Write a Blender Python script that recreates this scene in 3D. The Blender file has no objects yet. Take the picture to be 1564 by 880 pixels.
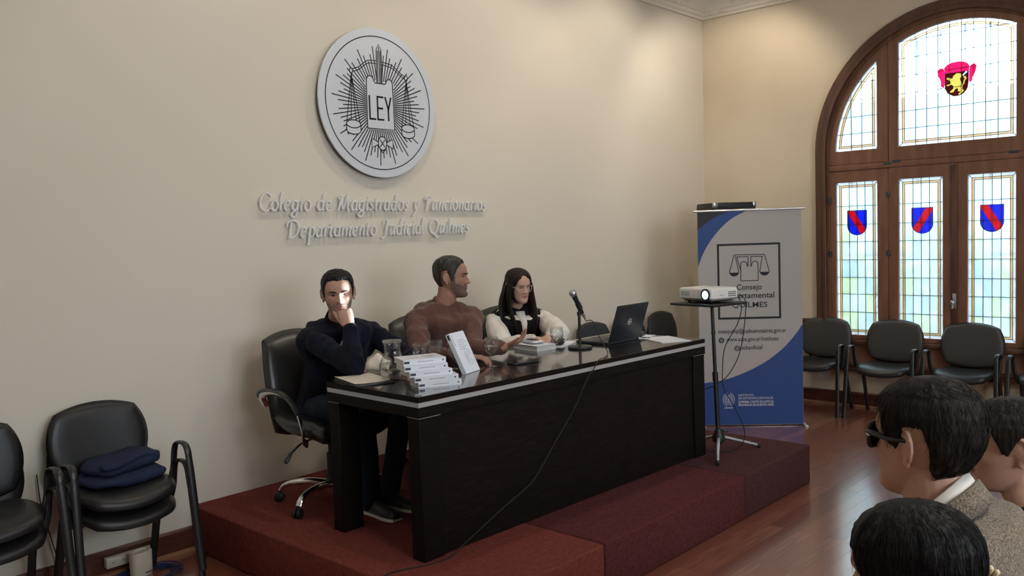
import bpy, bmesh, math, random
import numpy as np
from mathutils import Vector, Matrix, Euler, noise
random.seed(7); np.random.seed(7)
SC = bpy.context.scene
COL = SC.collection
PI = math.pi

# ------------------------------------------------------------------ camera
YAW, PITCH, ROLL = 0.8275, 0.0619, -0.0331
Fv = Vector((math.sin(YAW)*math.cos(PITCH), math.cos(YAW)*math.cos(PITCH), -math.sin(PITCH)))
Rv = Vector((math.cos(YAW), -math.sin(YAW), 0)); Uv = Rv.cross(Fv)
R2 = Rv*math.cos(ROLL) + Uv*math.sin(ROLL); U2 = Uv*math.cos(ROLL) - Rv*math.sin(ROLL)
cam = bpy.data.cameras.new('camera'); cam.sensor_width = 36.0; cam.lens = 1304.2*36/1564
cam.clip_start = 0.05; cam.clip_end = 200
camo = bpy.data.objects.new('camera', cam); COL.objects.link(camo)
M = Matrix((R2, U2, -Fv)).transposed().to_4x4(); M.translation = Vector((-8.0566, -4.5976, 1.7265))
camo.matrix_world = M; SC.camera = camo

# ------------------------------------------------------------------ world, exposure
SC.view_settings.view_transform = 'Standard'; SC.view_settings.look = 'None'
SC.view_settings.gamma = 1.0; SC.view_settings.use_curve_mapping = False
SC.view_settings.exposure = 0.30
W = bpy.data.worlds.new('sky'); SC.world = W; W.use_nodes = True
bg = W.node_tree.nodes['Background']; bg.inputs[0].default_value = (0.80, 0.91, 1.0, 1); bg.inputs[1].default_value = 7.0
try:
    SC.cycles.max_bounces = 8; SC.cycles.diffuse_bounces = 4; SC.cycles.transparent_max_bounces = 16
    SC.cycles.caustics_reflective = False; SC.cycles.caustics_refractive = False
    SC.cycles.sample_clamp_indirect = 6.0
except Exception: pass

def lamp(name, kind, loc, energy, color=(1, 1, 1), **kw):
    l = bpy.data.lights.new(name, kind); l.energy = energy; l.color = color
    for k, v in kw.items(): setattr(l, k, v)
    o = bpy.data.objects.new(name, l); COL.objects.link(o); o.location = loc
    return o
def aim(o, d): o.rotation_euler = Vector(d).to_track_quat('-Z', 'Y').to_euler()
# portals: the open window holes through which the sky lights the room
def portal(loc, d, sx, sy):
    o = lamp('window_portal', 'AREA', loc, 1.0, shape='RECTANGLE', size=sx, size_y=sy); o.data.cycles.is_portal = True; aim(o, d)
portal((0.42, -2.425, 1.95), (-1, 0, 0), 2.4, 3.2)
portal((-6.6, -9.35, 2.55), (0, 1, 0), 4.0, 2.3)

# ------------------------------------------------------------------ mesh helpers
class MB:
    def __init__(s): s.v = []; s.f = []
    def add(s, vs, fs):
        o = len(s.v); s.v += [tuple(v) for v in vs]; s.f += [tuple(i+o for i in f) for f in fs]; return s
    def box(s, c, d, m=None):
        x, y, z = d[0]/2, d[1]/2, d[2]/2
        vs = [Vector((a*x, b*y, e*z)) for a in (-1, 1) for b in (-1, 1) for e in (-1, 1)]
        if m is not None: vs = [m @ v for v in vs]
        vs = [v + Vector(c) for v in vs]
        return s.add(vs, [(0, 1, 3, 2), (4, 6, 7, 5), (0, 4, 5, 1), (2, 3, 7, 6), (0, 2, 6, 4), (1, 5, 7, 3)])
    def box2(s, a, b):
        return s.box([(p+q)/2 for p, q in zip(a, b)], [abs(q-p) for p, q in zip(a, b)])
    def rbox(s, c, d, r, seg=3, m=None):
        bm = bmesh.new(); bmesh.ops.create_cube(bm, size=1)
        for v in bm.verts: v.co = Vector((v.co.x*d[0], v.co.y*d[1], v.co.z*d[2]))
        bmesh.ops.bevel(bm, geom=bm.edges[:], offset=r, segments=seg, profile=0.5, affect='EDGES')
        bm.verts.index_update()
        vs = [(m @ v.co if m is not None else v.co) + Vector(c) for v in bm.verts]; fs = [[v.index for v in f.verts] for f in bm.faces]; bm.free()
        return s.add(vs, fs)
    def loft(s, rings, cap=True, closed=True):
        n = len(rings[0]); o = len(s.v)
        for r in rings: s.v += [tuple(p) for p in r]
        for i in range(len(rings)-1):
            for j in range(n if closed else n-1):
                k = (j+1) % n
                s.f.append((o+i*n+j, o+i*n+k, o+(i+1)*n+k, o+(i+1)*n+j))
        if cap and closed:
            s.f.append(tuple(o+j for j in reversed(range(n)))); e = o+(len(rings)-1)*n
            s.f.append(tuple(e+j for j in range(n)))
        return s
    def tube(s, pts, r, n=8, r2=None, up=None, round_ends=False):
        # r: radius or list; r2: second radius (flat section)
        pts = [Vector(p) for p in pts]; k = len(pts)
        rs = list(r) if hasattr(r, '__len__') else [r]*k
        rb = rs if r2 is None else (list(r2) if hasattr(r2, '__len__') else [r2]*k)
        if round_ends:
            for e, (i, j) in enumerate(((0, 1), (-1, -2))):
                d = (pts[i]-pts[j]).normalized(); P0, a, b = pts[i], rs[i], rb[i]; m_ = min(a, b)
                ext = [(P0+d*m_*0.6, a*0.8, b*0.8), (P0+d*m_*0.92, a*0.4, b*0.4)]
                if e == 0: pts = [ext[1][0], ext[0][0]]+pts; rs = [ext[1][1], ext[0][1]]+rs; rb = [ext[1][2], ext[0][2]]+rb
                else: pts += [x[0] for x in ext]; rs += [x[1] for x in ext]; rb += [x[2] for x in ext]
        rings = []; t0 = (pts[1]-pts[0]).normalized()
        ref = Vector(up) if up is not None else (Vector((0, 0, 1)) if abs(t0.z) < 0.9 else Vector((1, 0, 0)))
        a = (ref - t0*ref.dot(t0)).normalized()
        for i, p in enumerate(pts):
            if i == 0: t = t0
            elif i == len(pts)-1: t = (pts[i]-pts[i-1]).normalized()
            else:
                t = (pts[i+1]-pts[i]).normalized()+(pts[i]-pts[i-1]).normalized()
                t = t.normalized() if t.length > 1e-6 else (pts[i+1]-pts[i]).normalized()
            q = a - t*a.dot(t)
            if q.length > 1e-5: a = q.normalized()
            b = t.cross(a)
            rings.append([p + a*(math.cos(2*PI*j/n)*rs[i]) + b*(math.sin(2*PI*j/n)*rb[i]) for j in range(n)])
        return s.loft(rings)
    def lathe(s, prof, n=24, c=(0, 0, 0), m=None):
        rings = []
        for r, z in prof:
            ring = [Vector((math.cos(2*PI*j/n)*r, math.sin(2*PI*j/n)*r, z)) for j in range(n)]
            if m is not None: ring = [m @ p for p in ring]
            rings.append([p + Vector(c) for p in ring])
        return s.loft(rings)
    def ell(s, c, r, m=None, n=16, k=10):
        rings = []
        for i in range(k+1):
            a = -PI/2 + PI*i/k; rr = max(math.cos(a), 0.02)
            ring = [Vector((math.cos(2*PI*j/n)*rr*r[0], math.sin(2*PI*j/n)*rr*r[1], math.sin(a)*r[2])) for j in range(n)]
            if m is not None: ring = [m @ p for p in ring]
            rings.append([p + Vector(c) for p in ring])
        return s.loft(rings)
    def prism(s, poly, fr, d0, d1):
        # poly: 2D points; fr(u, v, w) -> 3D
        n = len(poly)
        vs = [fr(u, v, d0) for u, v in poly] + [fr(u, v, d1) for u, v in poly]
        return s.add(vs, [tuple(range(n))[::-1], tuple(range(n, 2*n))] + [(i, (i+1) % n, n+(i+1) % n, n+i) for i in range(n)])
    def xf(s, m): s.v = [tuple(m @ Vector(v)) for v in s.v]; return s
    def mesh(s, name='mesh', fix=True):
        me = bpy.data.meshes.new(name); me.from_pydata(s.v, [], s.f); me.validate()
        if fix:
            bm = bmesh.new(); bm.from_mesh(me); bmesh.ops.recalc_face_normals(bm, faces=bm.faces[:]); bm.to_mesh(me); bm.free()
        return me

def link(name, me, mat=None, parent=None, loc=None, smooth=False, angle=None):
    o = bpy.data.objects.new(name, me); COL.objects.link(o)
    if mat is not None:
        me.materials.clear()
        for q in (mat if isinstance(mat, (list, tuple)) else [mat]): me.materials.append(q)
    if parent is not None: o.parent = parent
    if loc is not None: o.location = loc
    if smooth:
        me.polygons.foreach_set('use_smooth', [True]*len(me.polygons))
        if angle is not None:
            try: me.set_sharp_from_angle(angle=angle)
            except Exception: pass
    return o
def obj(name, mb, mat, parent=None, loc=None, smooth=True, angle=0.7):
    return link(name, mb.mesh(name), mat, parent, loc, smooth, angle)
def tag(o, label=None, cat=None, group=None, kind=None):
    for k, v in (('label', label), ('category', cat), ('group', group), ('kind', kind)):
        if v: o[k] = v
    return o
def thing(name, label, cat, loc=(0, 0, 0), rz=0, group=None, kind=None):
    o = bpy.data.objects.new(name, None); COL.objects.link(o); o.empty_display_size = 0.1
    o.location = loc; o.rotation_euler = (0, 0, rz)
    return tag(o, label, cat, group, kind)
def dup(root, loc, rz, label=None, group=None, skip=()):
    def rec(o, par):
        c = o.copy(); COL.objects.link(c); c.parent = par
        for ch in [x for x in KIDS.get(o.name, [])]: rec(ch, c)
        return c
    KIDS = {}
    for o in COL.objects:
        if o.parent is not None: KIDS.setdefault(o.parent.name, []).append(o)
    r = rec(root, None); r.location = loc
    r.rotation_euler = rz if hasattr(rz, '__len__') else (0, 0, rz)
    if label: r['label'] = label
    if group: r['group'] = group
    return r
def plate(name, outer, holes, fr, d0, d1, mat, parent=None, bevel=0.0):
    """flat board with holes, cut in 2D and given a thickness; fr(u,v,w)->3D"""
    cu = bpy.data.curves.new(name, 'CURVE'); cu.dimensions = '2D'; cu.fill_mode = 'BOTH'
    for lp in [outer]+list(holes):
        sp = cu.splines.new('POLY'); sp.points.add(len(lp)-1); sp.use_cyclic_u = True
        for p, (u, v) in zip(sp.points, lp): p.co = (u, v, 0, 1)
    cu.extrude = abs(d1-d0)/2 - bevel; cu.bevel_depth = bevel; cu.bevel_resolution = 1; cu.offset = -bevel
    t = bpy.data.objects.new('t', cu); COL.objects.link(t)
    me = bpy.data.meshes.new_from_object(t.evaluated_get(bpy.context.evaluated_depsgraph_get()))
    bpy.data.objects.remove(t); bpy.data.curves.remove(cu)
    mid = (d0+d1)/2
    for v in me.vertices: v.co = Vector(fr(v.co.x, v.co.y, mid+v.co.z))
    bm = bmesh.new(); bm.from_mesh(me); bmesh.ops.remove_doubles(bm, verts=bm.verts[:], dist=1e-5); bmesh.ops.recalc_face_normals(bm, faces=bm.faces[:]); bm.to_mesh(me); bm.free()
    me.name = name
    return link(name, me, mat, parent)
def text_mesh(body, size, align='LEFT', extrude=0.0004, offset=0.0, space=1.0):
    cu = bpy.data.curves.new('txt', 'FONT'); cu.body = body; cu.size = size; cu.align_x = align
    cu.extrude = extrude; cu.offset = offset; cu.space_character = space; cu.resolution_u = 3
    t = bpy.data.objects.new('t', cu); COL.objects.link(t)
    me = bpy.data.meshes.new_from_object(t.evaluated_get(bpy.context.evaluated_depsgraph_get()))
    bpy.data.objects.remove(t); bpy.data.curves.remove(cu)
    return me
def remesh(mb, voxel, smooth_it=3, fac=0.5):
    me = mb.mesh('rm'); o = bpy.data.objects.new('rm', me); COL.objects.link(o)
    m = o.modifiers.new('r', 'REMESH'); m.mode = 'VOXEL'; m.voxel_size = voxel
    if smooth_it:
        s_ = o.modifiers.new('s', 'SMOOTH'); s_.iterations = smooth_it; s_.factor = fac
    out = bpy.data.meshes.new_from_object(o.evaluated_get(bpy.context.evaluated_depsgraph_get()))
    bpy.data.objects.remove(o); bpy.data.meshes.remove(me)
    return out
def crom(pts, n=8):
    P = [Vector(p) for p in pts]; P = [P[0]*2-P[1]]+P+[P[-1]*2-P[-2]]; out = []
    for i in range(1, len(P)-2):
        for k in range(n):
            t = k/n; a, b, c, d = P[i-1:i+3]
            out.append(0.5*((2*b)+(c-a)*t+(2*a-5*b+4*c-d)*t*t+(-a+3*b-3*c+d)*t**3))
    out.append(P[-2]); return out

# ------------------------------------------------------------------ materials
MATS = {}
def mat(name, col, rough=0.5, metal=0.0, spec=0.5, coat=0.0, coat_r=0.05, coat_ior=1.5, emit=None, sheen=0.0, bump=None, vary=None, alpha=1.0, trans=0.0):
    """vary=(colour2, scale, detail, stretch xyz, lo, hi)   bump=(scale, strength, stretch)"""
    m = bpy.data.materials.new(name); m.use_nodes = True; nt = m.node_tree; b = nt.nodes['Principled BSDF']
    b.inputs['Base Color'].default_value = (*col, 1); b.inputs['Roughness'].default_value = rough; b.inputs['Metallic'].default_value = metal
    b.inputs['Specular IOR Level'].default_value = spec; b.inputs['Coat Weight'].default_value = coat; b.inputs['Coat Roughness'].default_value = coat_r; b.inputs['Coat IOR'].default_value = coat_ior
    b.inputs['Transmission Weight'].default_value = trans
    if sheen: b.inputs['Sheen Weight'].default_value = sheen; b.inputs['Sheen Roughness'].default_value = 0.5
    if emit: b.inputs['Emission Color'].default_value = (*emit[0], 1); b.inputs['Emission Strength'].default_value = emit[1]
    def noise_tex(scale, detail, st):
        tc = nt.nodes.new('ShaderNodeTexCoord'); mp = nt.nodes.new('ShaderNodeMapping'); nz = nt.nodes.new('ShaderNodeTexNoise')
        mp.inputs['Scale'].default_value = st; nz.inputs['Scale'].default_value = scale; nz.inputs['Detail'].default_value = detail
        nt.links.new(tc.outputs['Object'], mp.inputs['Vector']); nt.links.new(mp.outputs['Vector'], nz.inputs['Vector']); return nz
    if vary:
        c2, sc_, de, st, lo, hi = vary
        nz = noise_tex(sc_, de, st); rp = nt.nodes.new('ShaderNodeValToRGB')
        rp.color_ramp.elements[0].position = lo; rp.color_ramp.elements[1].position = hi
        rp.color_ramp.elements[0].color = (*col, 1); rp.color_ramp.elements[1].color = (*c2, 1)
        nt.links.new(nz.outputs['Fac'], rp.inputs['Fac']); nt.links.new(rp.outputs['Color'], b.inputs['Base Color'])
    if bump:
        nz = noise_tex(bump[0], 4, bump[2] if len(bump) > 2 else (1, 1, 1)); bp = nt.nodes.new('ShaderNodeBump')
        bp.inputs['Strength'].default_value = bump[1]; bp.inputs['Distance'].default_value = 0.01
        nt.links.new(nz.outputs['Fac'], bp.inputs['Height']); nt.links.new(bp.outputs['Normal'], b.inputs['Normal'])
    MATS[name] = m; return m
def glass_mat(name, tint, trans_l=0.35, rough=0.15):
    """textured window glass: part clear, part milky"""
    m = bpy.data.materials.new(name); m.use_nodes = True; nt = m.node_tree; nt.nodes.clear()
    out = nt.nodes.new('ShaderNodeOutputMaterial'); t = nt.nodes.new('ShaderNodeBsdfTransparent'); l = nt.nodes.new('ShaderNodeBsdfTranslucent'); g = nt.nodes.new('ShaderNodeBsdfGlossy')
    t.inputs[0].default_value = (*tint, 1); l.inputs[0].default_value = (*tint, 1); g.inputs['Roughness'].default_value = rough
    m1 = nt.nodes.new('ShaderNodeMixShader'); m2 = nt.nodes.new('ShaderNodeMixShader'); m1.inputs[0].default_value = trans_l; m2.inputs[0].default_value = 0.05
    nt.links.new(t.outputs[0], m1.inputs[1]); nt.links.new(l.outputs[0], m1.inputs[2]); nt.links.new(m1.outputs[0], m2.inputs[1]); nt.links.new(g.outputs[0], m2.inputs[2])
    nt.links.new(m2.outputs[0], out.inputs[0]); MATS[name] = m; return m
def clear_glass(name, tint=(1, 1, 1)):
    m = bpy.data.materials.new(name); m.use_nodes = True; nt = m.node_tree; nt.nodes.clear()
    out = nt.nodes.new('ShaderNodeOutputMaterial'); t = nt.nodes.new('ShaderNodeBsdfTransparent'); g = nt.nodes.new('ShaderNodeBsdfGlossy'); fr = nt.nodes.new('ShaderNodeLayerWeight')
    t.inputs[0].default_value = (*tint, 1); g.inputs['Roughness'].default_value = 0.03; fr.inputs['Blend'].default_value = 0.35
    mx = nt.nodes.new('ShaderNodeMixShader'); mr = nt.nodes.new('ShaderNodeMapRange'); mr.inputs['To Min'].default_value = 0.02; mr.inputs['To Max'].default_value = 0.5
    nt.links.new(fr.outputs['Facing'], mr.inputs['Value']); nt.links.new(mr.outputs[0], mx.inputs[0]); nt.links.new(t.outputs[0], mx.inputs[1]); nt.links.new(g.outputs[0], mx.inputs[2])
    nt.links.new(mx.outputs[0], out.inputs[0]); MATS[name] = m; return m

mat('wall', (0.69, 0.60, 0.47), 0.75, vary=((0.63, 0.535, 0.40), 1.1, 6, (1, 1, 1), 0.45, 0.72), bump=(35, 0.05))
mat('wall_cool', (0.70, 0.65, 0.56), 0.7, vary=((0.67, 0.615, 0.52), 0.8, 5, (1, 1, 1), 0.45, 0.75), bump=(35, 0.04))
mat('ceiling', (0.78, 0.76, 0.72), 0.8)
mat('cornice', (0.76, 0.73, 0.66), 0.6, vary=((0.62, 0.56, 0.46), 9, 5, (1, 1, 1), 0.6, 0.8))
mat('floor_wood', (0.23, 0.072, 0.042), 0.30, coat=1.0, coat_r=0.15, coat_ior=2.3, vary=((0.20, 0.075, 0.045), 3, 5, (1.5, 14, 1), 0.35, 0.7), bump=(12, 0.04, (1, 10, 1)))
mat('floor_wood_light', (0.29, 0.11, 0.066), 0.30, coat=1.0, coat_r=0.15, coat_ior=2.3, vary=((0.14, 0.045, 0.027), 3, 5, (1.5, 14, 1), 0.35, 0.7), bump=(12, 0.04, (1, 10, 1)))
mat('floor_wood_dark', (0.17, 0.05, 0.03), 0.3, coat=1.0, coat_r=0.15, coat_ior=2.3, vary=((0.15, 0.05, 0.03), 3, 5, (1.5, 14, 1), 0.35, 0.7), bump=(12, 0.04, (1, 10, 1)))
mat('floor_gap', (0.03, 0.012, 0.008), 0.6)
mat('base_wood', (0.075, 0.020, 0.012), 0.35, coat=0.3, coat_r=0.2, vary=((0.11, 0.032, 0.018), 4, 4, (1, 1, 8), 0.4, 0.7))
mat('quarter_round', (0.26, 0.12, 0.06), 0.4)
mat('window_wood', (0.19, 0.085, 0.048), 0.45, coat=0.15, coat_r=0.3, vary=((0.26, 0.125, 0.072), 5, 5, (3, 3, 0.5), 0.4, 0.7), bump=(20, 0.05, (4, 4, 0.6)))
mat('casing_wood', (0.085, 0.036, 0.021), 0.45, coat=0.15, coat_r=0.3, vary=((0.13, 0.057, 0.034), 5, 5, (3, 3, 0.5), 0.4, 0.7))
mat('lead', (0.06, 0.07, 0.085), 0.5, metal=0.3)
glass_mat('pane_a', (0.80, 0.86, 0.90)); glass_mat('pane_b', (0.73, 0.83, 0.91)); glass_mat('pane_c', (0.80, 0.88, 0.79)); glass_mat('pane_amber', (0.75, 0.61, 0.45)); glass_mat('pane_border', (0.85, 0.88, 0.9)); glass_mat('pane_clear', (0.95, 0.97, 0.97), 0.05)
glass_mat('stain_blue', (0.06, 0.11, 0.75), 0.5); glass_mat('stain_red', (0.75, 0.03, 0.10), 0.5); glass_mat('stain_pink', (0.95, 0.07, 0.28), 0.5)
glass_mat('stain_dark_red', (0.22, 0.012, 0.03), 0.5); glass_mat('stain_gold', (0.85, 0.66, 0.25), 0.55); glass_mat('stain_white', (0.85, 0.8, 0.85), 0.5)
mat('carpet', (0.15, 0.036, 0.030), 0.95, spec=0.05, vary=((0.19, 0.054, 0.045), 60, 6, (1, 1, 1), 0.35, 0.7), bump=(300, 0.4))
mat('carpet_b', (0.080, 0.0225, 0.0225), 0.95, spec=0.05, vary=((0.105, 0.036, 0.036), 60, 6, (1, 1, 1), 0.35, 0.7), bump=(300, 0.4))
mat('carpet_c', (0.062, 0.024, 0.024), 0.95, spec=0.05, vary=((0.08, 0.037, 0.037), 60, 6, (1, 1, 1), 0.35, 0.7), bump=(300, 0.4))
mat('wenge', (0.006, 0.0042, 0.0038), 0.5, spec=0.12, vary=((0.012, 0.008, 0.007), 5, 5, (2, 2, 22), 0.4, 0.7))
mat('wenge_h', (0.0065, 0.0044, 0.004), 0.5, spec=0.12, vary=((0.014, 0.009, 0.0075), 5, 5, (2, 2, 22), 0.4, 0.7))
mat('wenge_top', (0.012, 0.009, 0.008), 0.16, coat=0.6, coat_r=0.06, vary=((0.02, 0.014, 0.012), 5, 5, (2, 22, 2), 0.4, 0.7))
mat('alu', (0.62, 0.64, 0.67), 0.35, metal=0.55)
mat('sign_alu', (0.66, 0.71, 0.78), 0.35, metal=0.12, bump=(30, 0.02))
mat('letter_alu', (0.78, 0.79, 0.80), 0.4, metal=0.1)
mat('black_print', (0.006, 0.006, 0.007), 0.4)
mat('vinyl', (0.011, 0.011, 0.012), 0.40, spec=0.4, coat=0.08, coat_r=0.3, bump=(160, 0.06))
mat('vinyl_lit', (0.045, 0.045, 0.043), 0.45, bump=(160, 0.06))  # black vinyl with the light on the row's backs put into the colour
mat('leather', (0.012, 0.012, 0.012), 0.34, coat=0.15, coat_r=0.25, bump=(120, 0.08))
mat('steel_black', (0.009, 0.009, 0.010), 0.38, coat=0.2, coat_r=0.25)
mat('plastic_black', (0.010, 0.010, 0.011), 0.45)
mat('rubber', (0.008, 0.008, 0.008), 0.7)
mat('chrome', (0.75, 0.76, 0.78), 0.12, metal=1.0)
mat('steel', (0.5, 0.5, 0.52), 0.3, metal=0.9)
mat('white_plastic', (0.72, 0.72, 0.70), 0.35)
mat('beige_plastic', (0.62, 0.56, 0.46), 0.45)
mat('banner_sheet', (0.43, 0.412, 0.40), 0.6)
mat('banner_blue', (0.012, 0.055, 0.23), 0.55); mat('banner_blue_dark', (0.004, 0.010, 0.055), 0.55); mat('banner_black', (0.002, 0.002, 0.006), 0.5)
mat('banner_print', (0.005, 0.004, 0.005), 0.6); mat('banner_white', (0.62, 0.65, 0.72), 0.5)
mat('paper', (0.74, 0.76, 0.80), 0.6); mat('paper_warm', (0.70, 0.64, 0.56), 0.65); mat('page_edge', (0.68, 0.67, 0.65), 0.7, bump=(200, 0.3, (1, 1, 12)))
mat('cover_white', (0.74, 0.77, 0.84), 0.35); mat('ink_grey', (0.30, 0.32, 0.36), 0.5); mat('ink_dark', (0.02, 0.022, 0.03), 0.45)
clear_glass('glass', (0.97, 0.98, 0.98)); clear_glass('water', (0.94, 0.92, 0.91))
mat('laptop', (0.018, 0.021, 0.027), 0.4); mat('laptop_keys', (0.01, 0.01, 0.011), 0.5); mat('logo_silver', (0.7, 0.72, 0.74), 0.3, metal=0.4)
mat('screen', (0.004, 0.004, 0.005), 0.12)
mat('lens_glow', (0.5, 0.6, 0.62), 0.2, emit=((0.55, 0.93, 1.0), 3.0))
mat('navy_cloth', (0.004, 0.005, 0.013), 0.9, spec=0.1, sheen=0.06, vary=((0.006, 0.0075, 0.019), 8, 5, (1, 1, 1), 0.4, 0.7), bump=(60, 0.25))
mat('jacket_cloth', (0.010, 0.018, 0.048), 0.85, spec=0.3, vary=((0.014, 0.024, 0.062), 12, 5, (1, 1, 1), 0.4, 0.7), bump=(60, 0.25))
mat('brown_cloth', (0.108, 0.052, 0.039), 0.95, spec=0.15, sheen=0.2, vary=((0.13, 0.064, 0.049), 7, 5, (1, 1, 1), 0.4, 0.7), bump=(60, 0.3))
mat('white_cloth', (0.70, 0.66, 0.62), 0.85, spec=0.2, bump=(25, 0.25))
mat('black_cloth', (0.006, 0.006, 0.008), 0.85, spec=0.2)
mat('denim', (0.012, 0.018, 0.035), 0.9, spec=0.2, vary=((0.025, 0.037, 0.06), 6, 5, (1, 1, 1), 0.4, 0.75), bump=(60, 0.25))
mat('tweed', (0.115, 0.090, 0.065), 0.95, spec=0.1, sheen=0.15, vary=((0.25, 0.205, 0.155), 260, 3, (1, 1, 1), 0.42, 0.6), bump=(220, 0.5))
mat('shirt_white', (0.72, 0.68, 0.62), 0.8)
def skin(name, c, c2): return mat(name, c, 0.5, spec=0.35, vary=(c2, 25, 4, (1, 1, 1), 0.4, 0.75))
skin('skin_a', (0.43, 0.255, 0.185), (0.40, 0.215, 0.155)); skin('skin_b', (0.36, 0.19, 0.135), (0.32, 0.155, 0.11)); skin('skin_c', (0.55, 0.34, 0.255), (0.51, 0.295, 0.22)); skin('skin_d', (0.52, 0.31, 0.225), (0.47, 0.26, 0.185))
mat('lip_a', (0.30, 0.11, 0.09), 0.45); mat('lip_c', (0.40, 0.155, 0.135), 0.45)
mat('stubble_a', (0.27, 0.165, 0.125), 0.7, vary=((0.21, 0.125, 0.095), 90, 3, (1, 1, 1), 0.35, 0.7)); mat('stubble_b', (0.16, 0.10, 0.075), 0.8, vary=((0.105, 0.072, 0.057), 90, 3, (1, 1, 1), 0.35, 0.7))
def hairm(n, c, c2): return mat(n, c, 0.55, spec=0.22, vary=(c2, 45, 4, (1, 1, 0.25), 0.4, 0.7), bump=(120, 0.5, (1, 1, 0.12)))
hairm('hair_black', (0.006, 0.0055, 0.006), (0.011, 0.010, 0.011)); hairm('hair_grey', (0.022, 0.020, 0.018), (0.075, 0.07, 0.066)); hairm('hair_brown', (0.011, 0.0065, 0.0045), (0.026, 0.014, 0.009)); hairm('hair_dark', (0.010, 0.0075, 0.006), (0.022, 0.017, 0.013))
mat('eye_white', (0.6, 0.57, 0.54), 0.2); mat('iris', (0.012, 0.007, 0.004), 0.15); mat('brow', (0.010, 0.007, 0.006), 0.8)
mat('frame_clear', (0.55, 0.5, 0.46), 0.2); mat('cream', (0.72, 0.58, 0.36), 0.45)
mat('blue_cable', (0.006, 0.03, 0.11), 0.45)
mat('outside_wall', (0.30, 0.34, 0.39), 0.9); mat('outside_ground', (0.30, 0.33, 0.26), 0.9); mat('leaf', (0.13, 0.24, 0.05), 0.7, vary=((0.26, 0.40, 0.10), 3, 4, (1, 1, 1), 0.4, 0.7)); mat('bark', (0.10, 0.07, 0.05), 0.9)
mat('grille', (0.40, 0.46, 0.52), 0.6)
mat('lamp_on', (1, 1, 1), 0.3, emit=((1.0, 0.86, 0.66), 12.0))
# ================================================================== ROOM
def S(o): return tag(o, kind='structure')
XL, YR, ZC = -11.5, -9.0, 4.15
frx = lambda u, v, w: (w, u, v)          # board standing in the window wall: u=y, v=z, w=x
fry = lambda u, v, w: (u, w, v)          # board standing in the back wall: u=x, v=z, w=y
frz = lambda u, v, w: (u, v, w)
def arch(c, hw, zb, zs, n=40, r=None):
    r = r or hw
    pts = [(c-hw, zb), (c+hw, zb)]
    for i in range(n+1):
        a = PI*i/n; pts.append((c+r*math.cos(a), zs+r*math.sin(a)))
    return pts
WC, WHW, WZB, WZS = -2.425, 1.13, 0.42, 2.40
S(obj('wall_back', MB().box2((XL, 0, -0.3), (0.35, 0.3, ZC+0.3)), MATS['wall_cool'], smooth=False))
S(plate('wall_right', [(YR, -0.3), (0, -0.3), (0, ZC+0.3), (YR, ZC+0.3)], [arch(WC, WHW, WZB, WZS)[::-1]], frx, 0.0, 0.35, MATS['wall']))
S(plate('wall_rear', [(XL, -0.3), (0.35, -0.3), (0.35, ZC+0.3), (XL, ZC+0.3)], [[(-8.6, 1.4), (-8.6, 3.7), (-4.6, 3.7), (-4.6, 1.4)]], fry, YR-0.3, YR, MATS['wall']))
S(plate('wall_left', [(YR-0.3, -0.3), (0.3, -0.3), (0.3, ZC+0.3), (YR-0.3, ZC+0.3)], [], frx, XL-0.3, XL, MATS['wall']))
S(obj('ceiling', MB().box2((XL, YR, ZC), (0.35, 0, ZC+0.3)), MATS['ceiling'], smooth=False))
# floor: slab with a recess in which single boards lie
PX0, PX1, PY0, PY1 = -7.0, 0.0, -4.76, 0.0
fl = S(plate('floor', [(XL, YR), (0.0, YR), (0.0, PY0), (PX0, PY0), (PX0, 0), (XL, 0)], [], frz, -0.3, 0.0, MATS['floor_wood']))
obj('subfloor', MB().box2((PX0, PY0, -0.3), (PX1, PY1, -0.012)), MATS['floor_gap'], fl, smooth=False)
pw = 0.085; rows = int((PY1-PY0)/pw)
plank_me = {}
for L_ in (1.75, 0.9, 0.85):
    for k, mn in enumerate(('floor_wood', 'floor_wood_light', 'floor_wood_dark')):
        me = MB().box((L_/2, 0, -0.007), (L_-0.0010, pw-0.0008, 0.014)).mesh('plank'); me.materials.append(MATS[mn]); plank_me[(L_, k)] = me
for r_ in range(rows):
    seq = (1.75, 1.75, 1.75, 1.75) if r_ % 2 == 0 else (0.9, 1.75, 1.75, 1.75, 0.85)
    x = PX0
    for L_ in seq:
        o = bpy.data.objects.new('floor_board', plank_me[(L_, random.choice((0, 0, 0, 1, 2)))]); COL.objects.link(o); o.parent = fl
        o.location = (x, PY1-pw*(r_+0.5), 0.0); x += L_
# cornice on the back and window walls
prof = [(0.0, 3.885), (0.03, 3.885), (0.035, 3.905), (0.06, 3.915), (0.065, 3.94), (0.085, 3.95), (0.095, 3.985), (0.14, 4.06), (0.21, 4.105), (0.27, 4.12), (0.275, 4.14), (0.30, 4.15), (0.0, 4.15)]
def cornice(name, a, b, nrm):
    rings = []
    for p, k in ((Vector(a), 1), (Vector(b), -1)):
        ring = []
        for d, z in prof:
            q = p + Vector(nrm)*d
            ring.append((q.x, q.y, z))
        rings.append(ring)
    return rings
def mitre_back():
    return [[(XL, -d, z) for d, z in prof], [(-d, -d, z) for d, z in prof]]
def mitre_right():
    return [[(-d, -d, z) for d, z in prof], [(-d, YR, z) for d, z in prof]]
S(obj('trim_1', MB().loft(mitre_back()), MATS['cornice'], smooth=False)); S(obj('trim_2', MB().loft(mitre_right()), MATS['cornice'], smooth=False))
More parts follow.
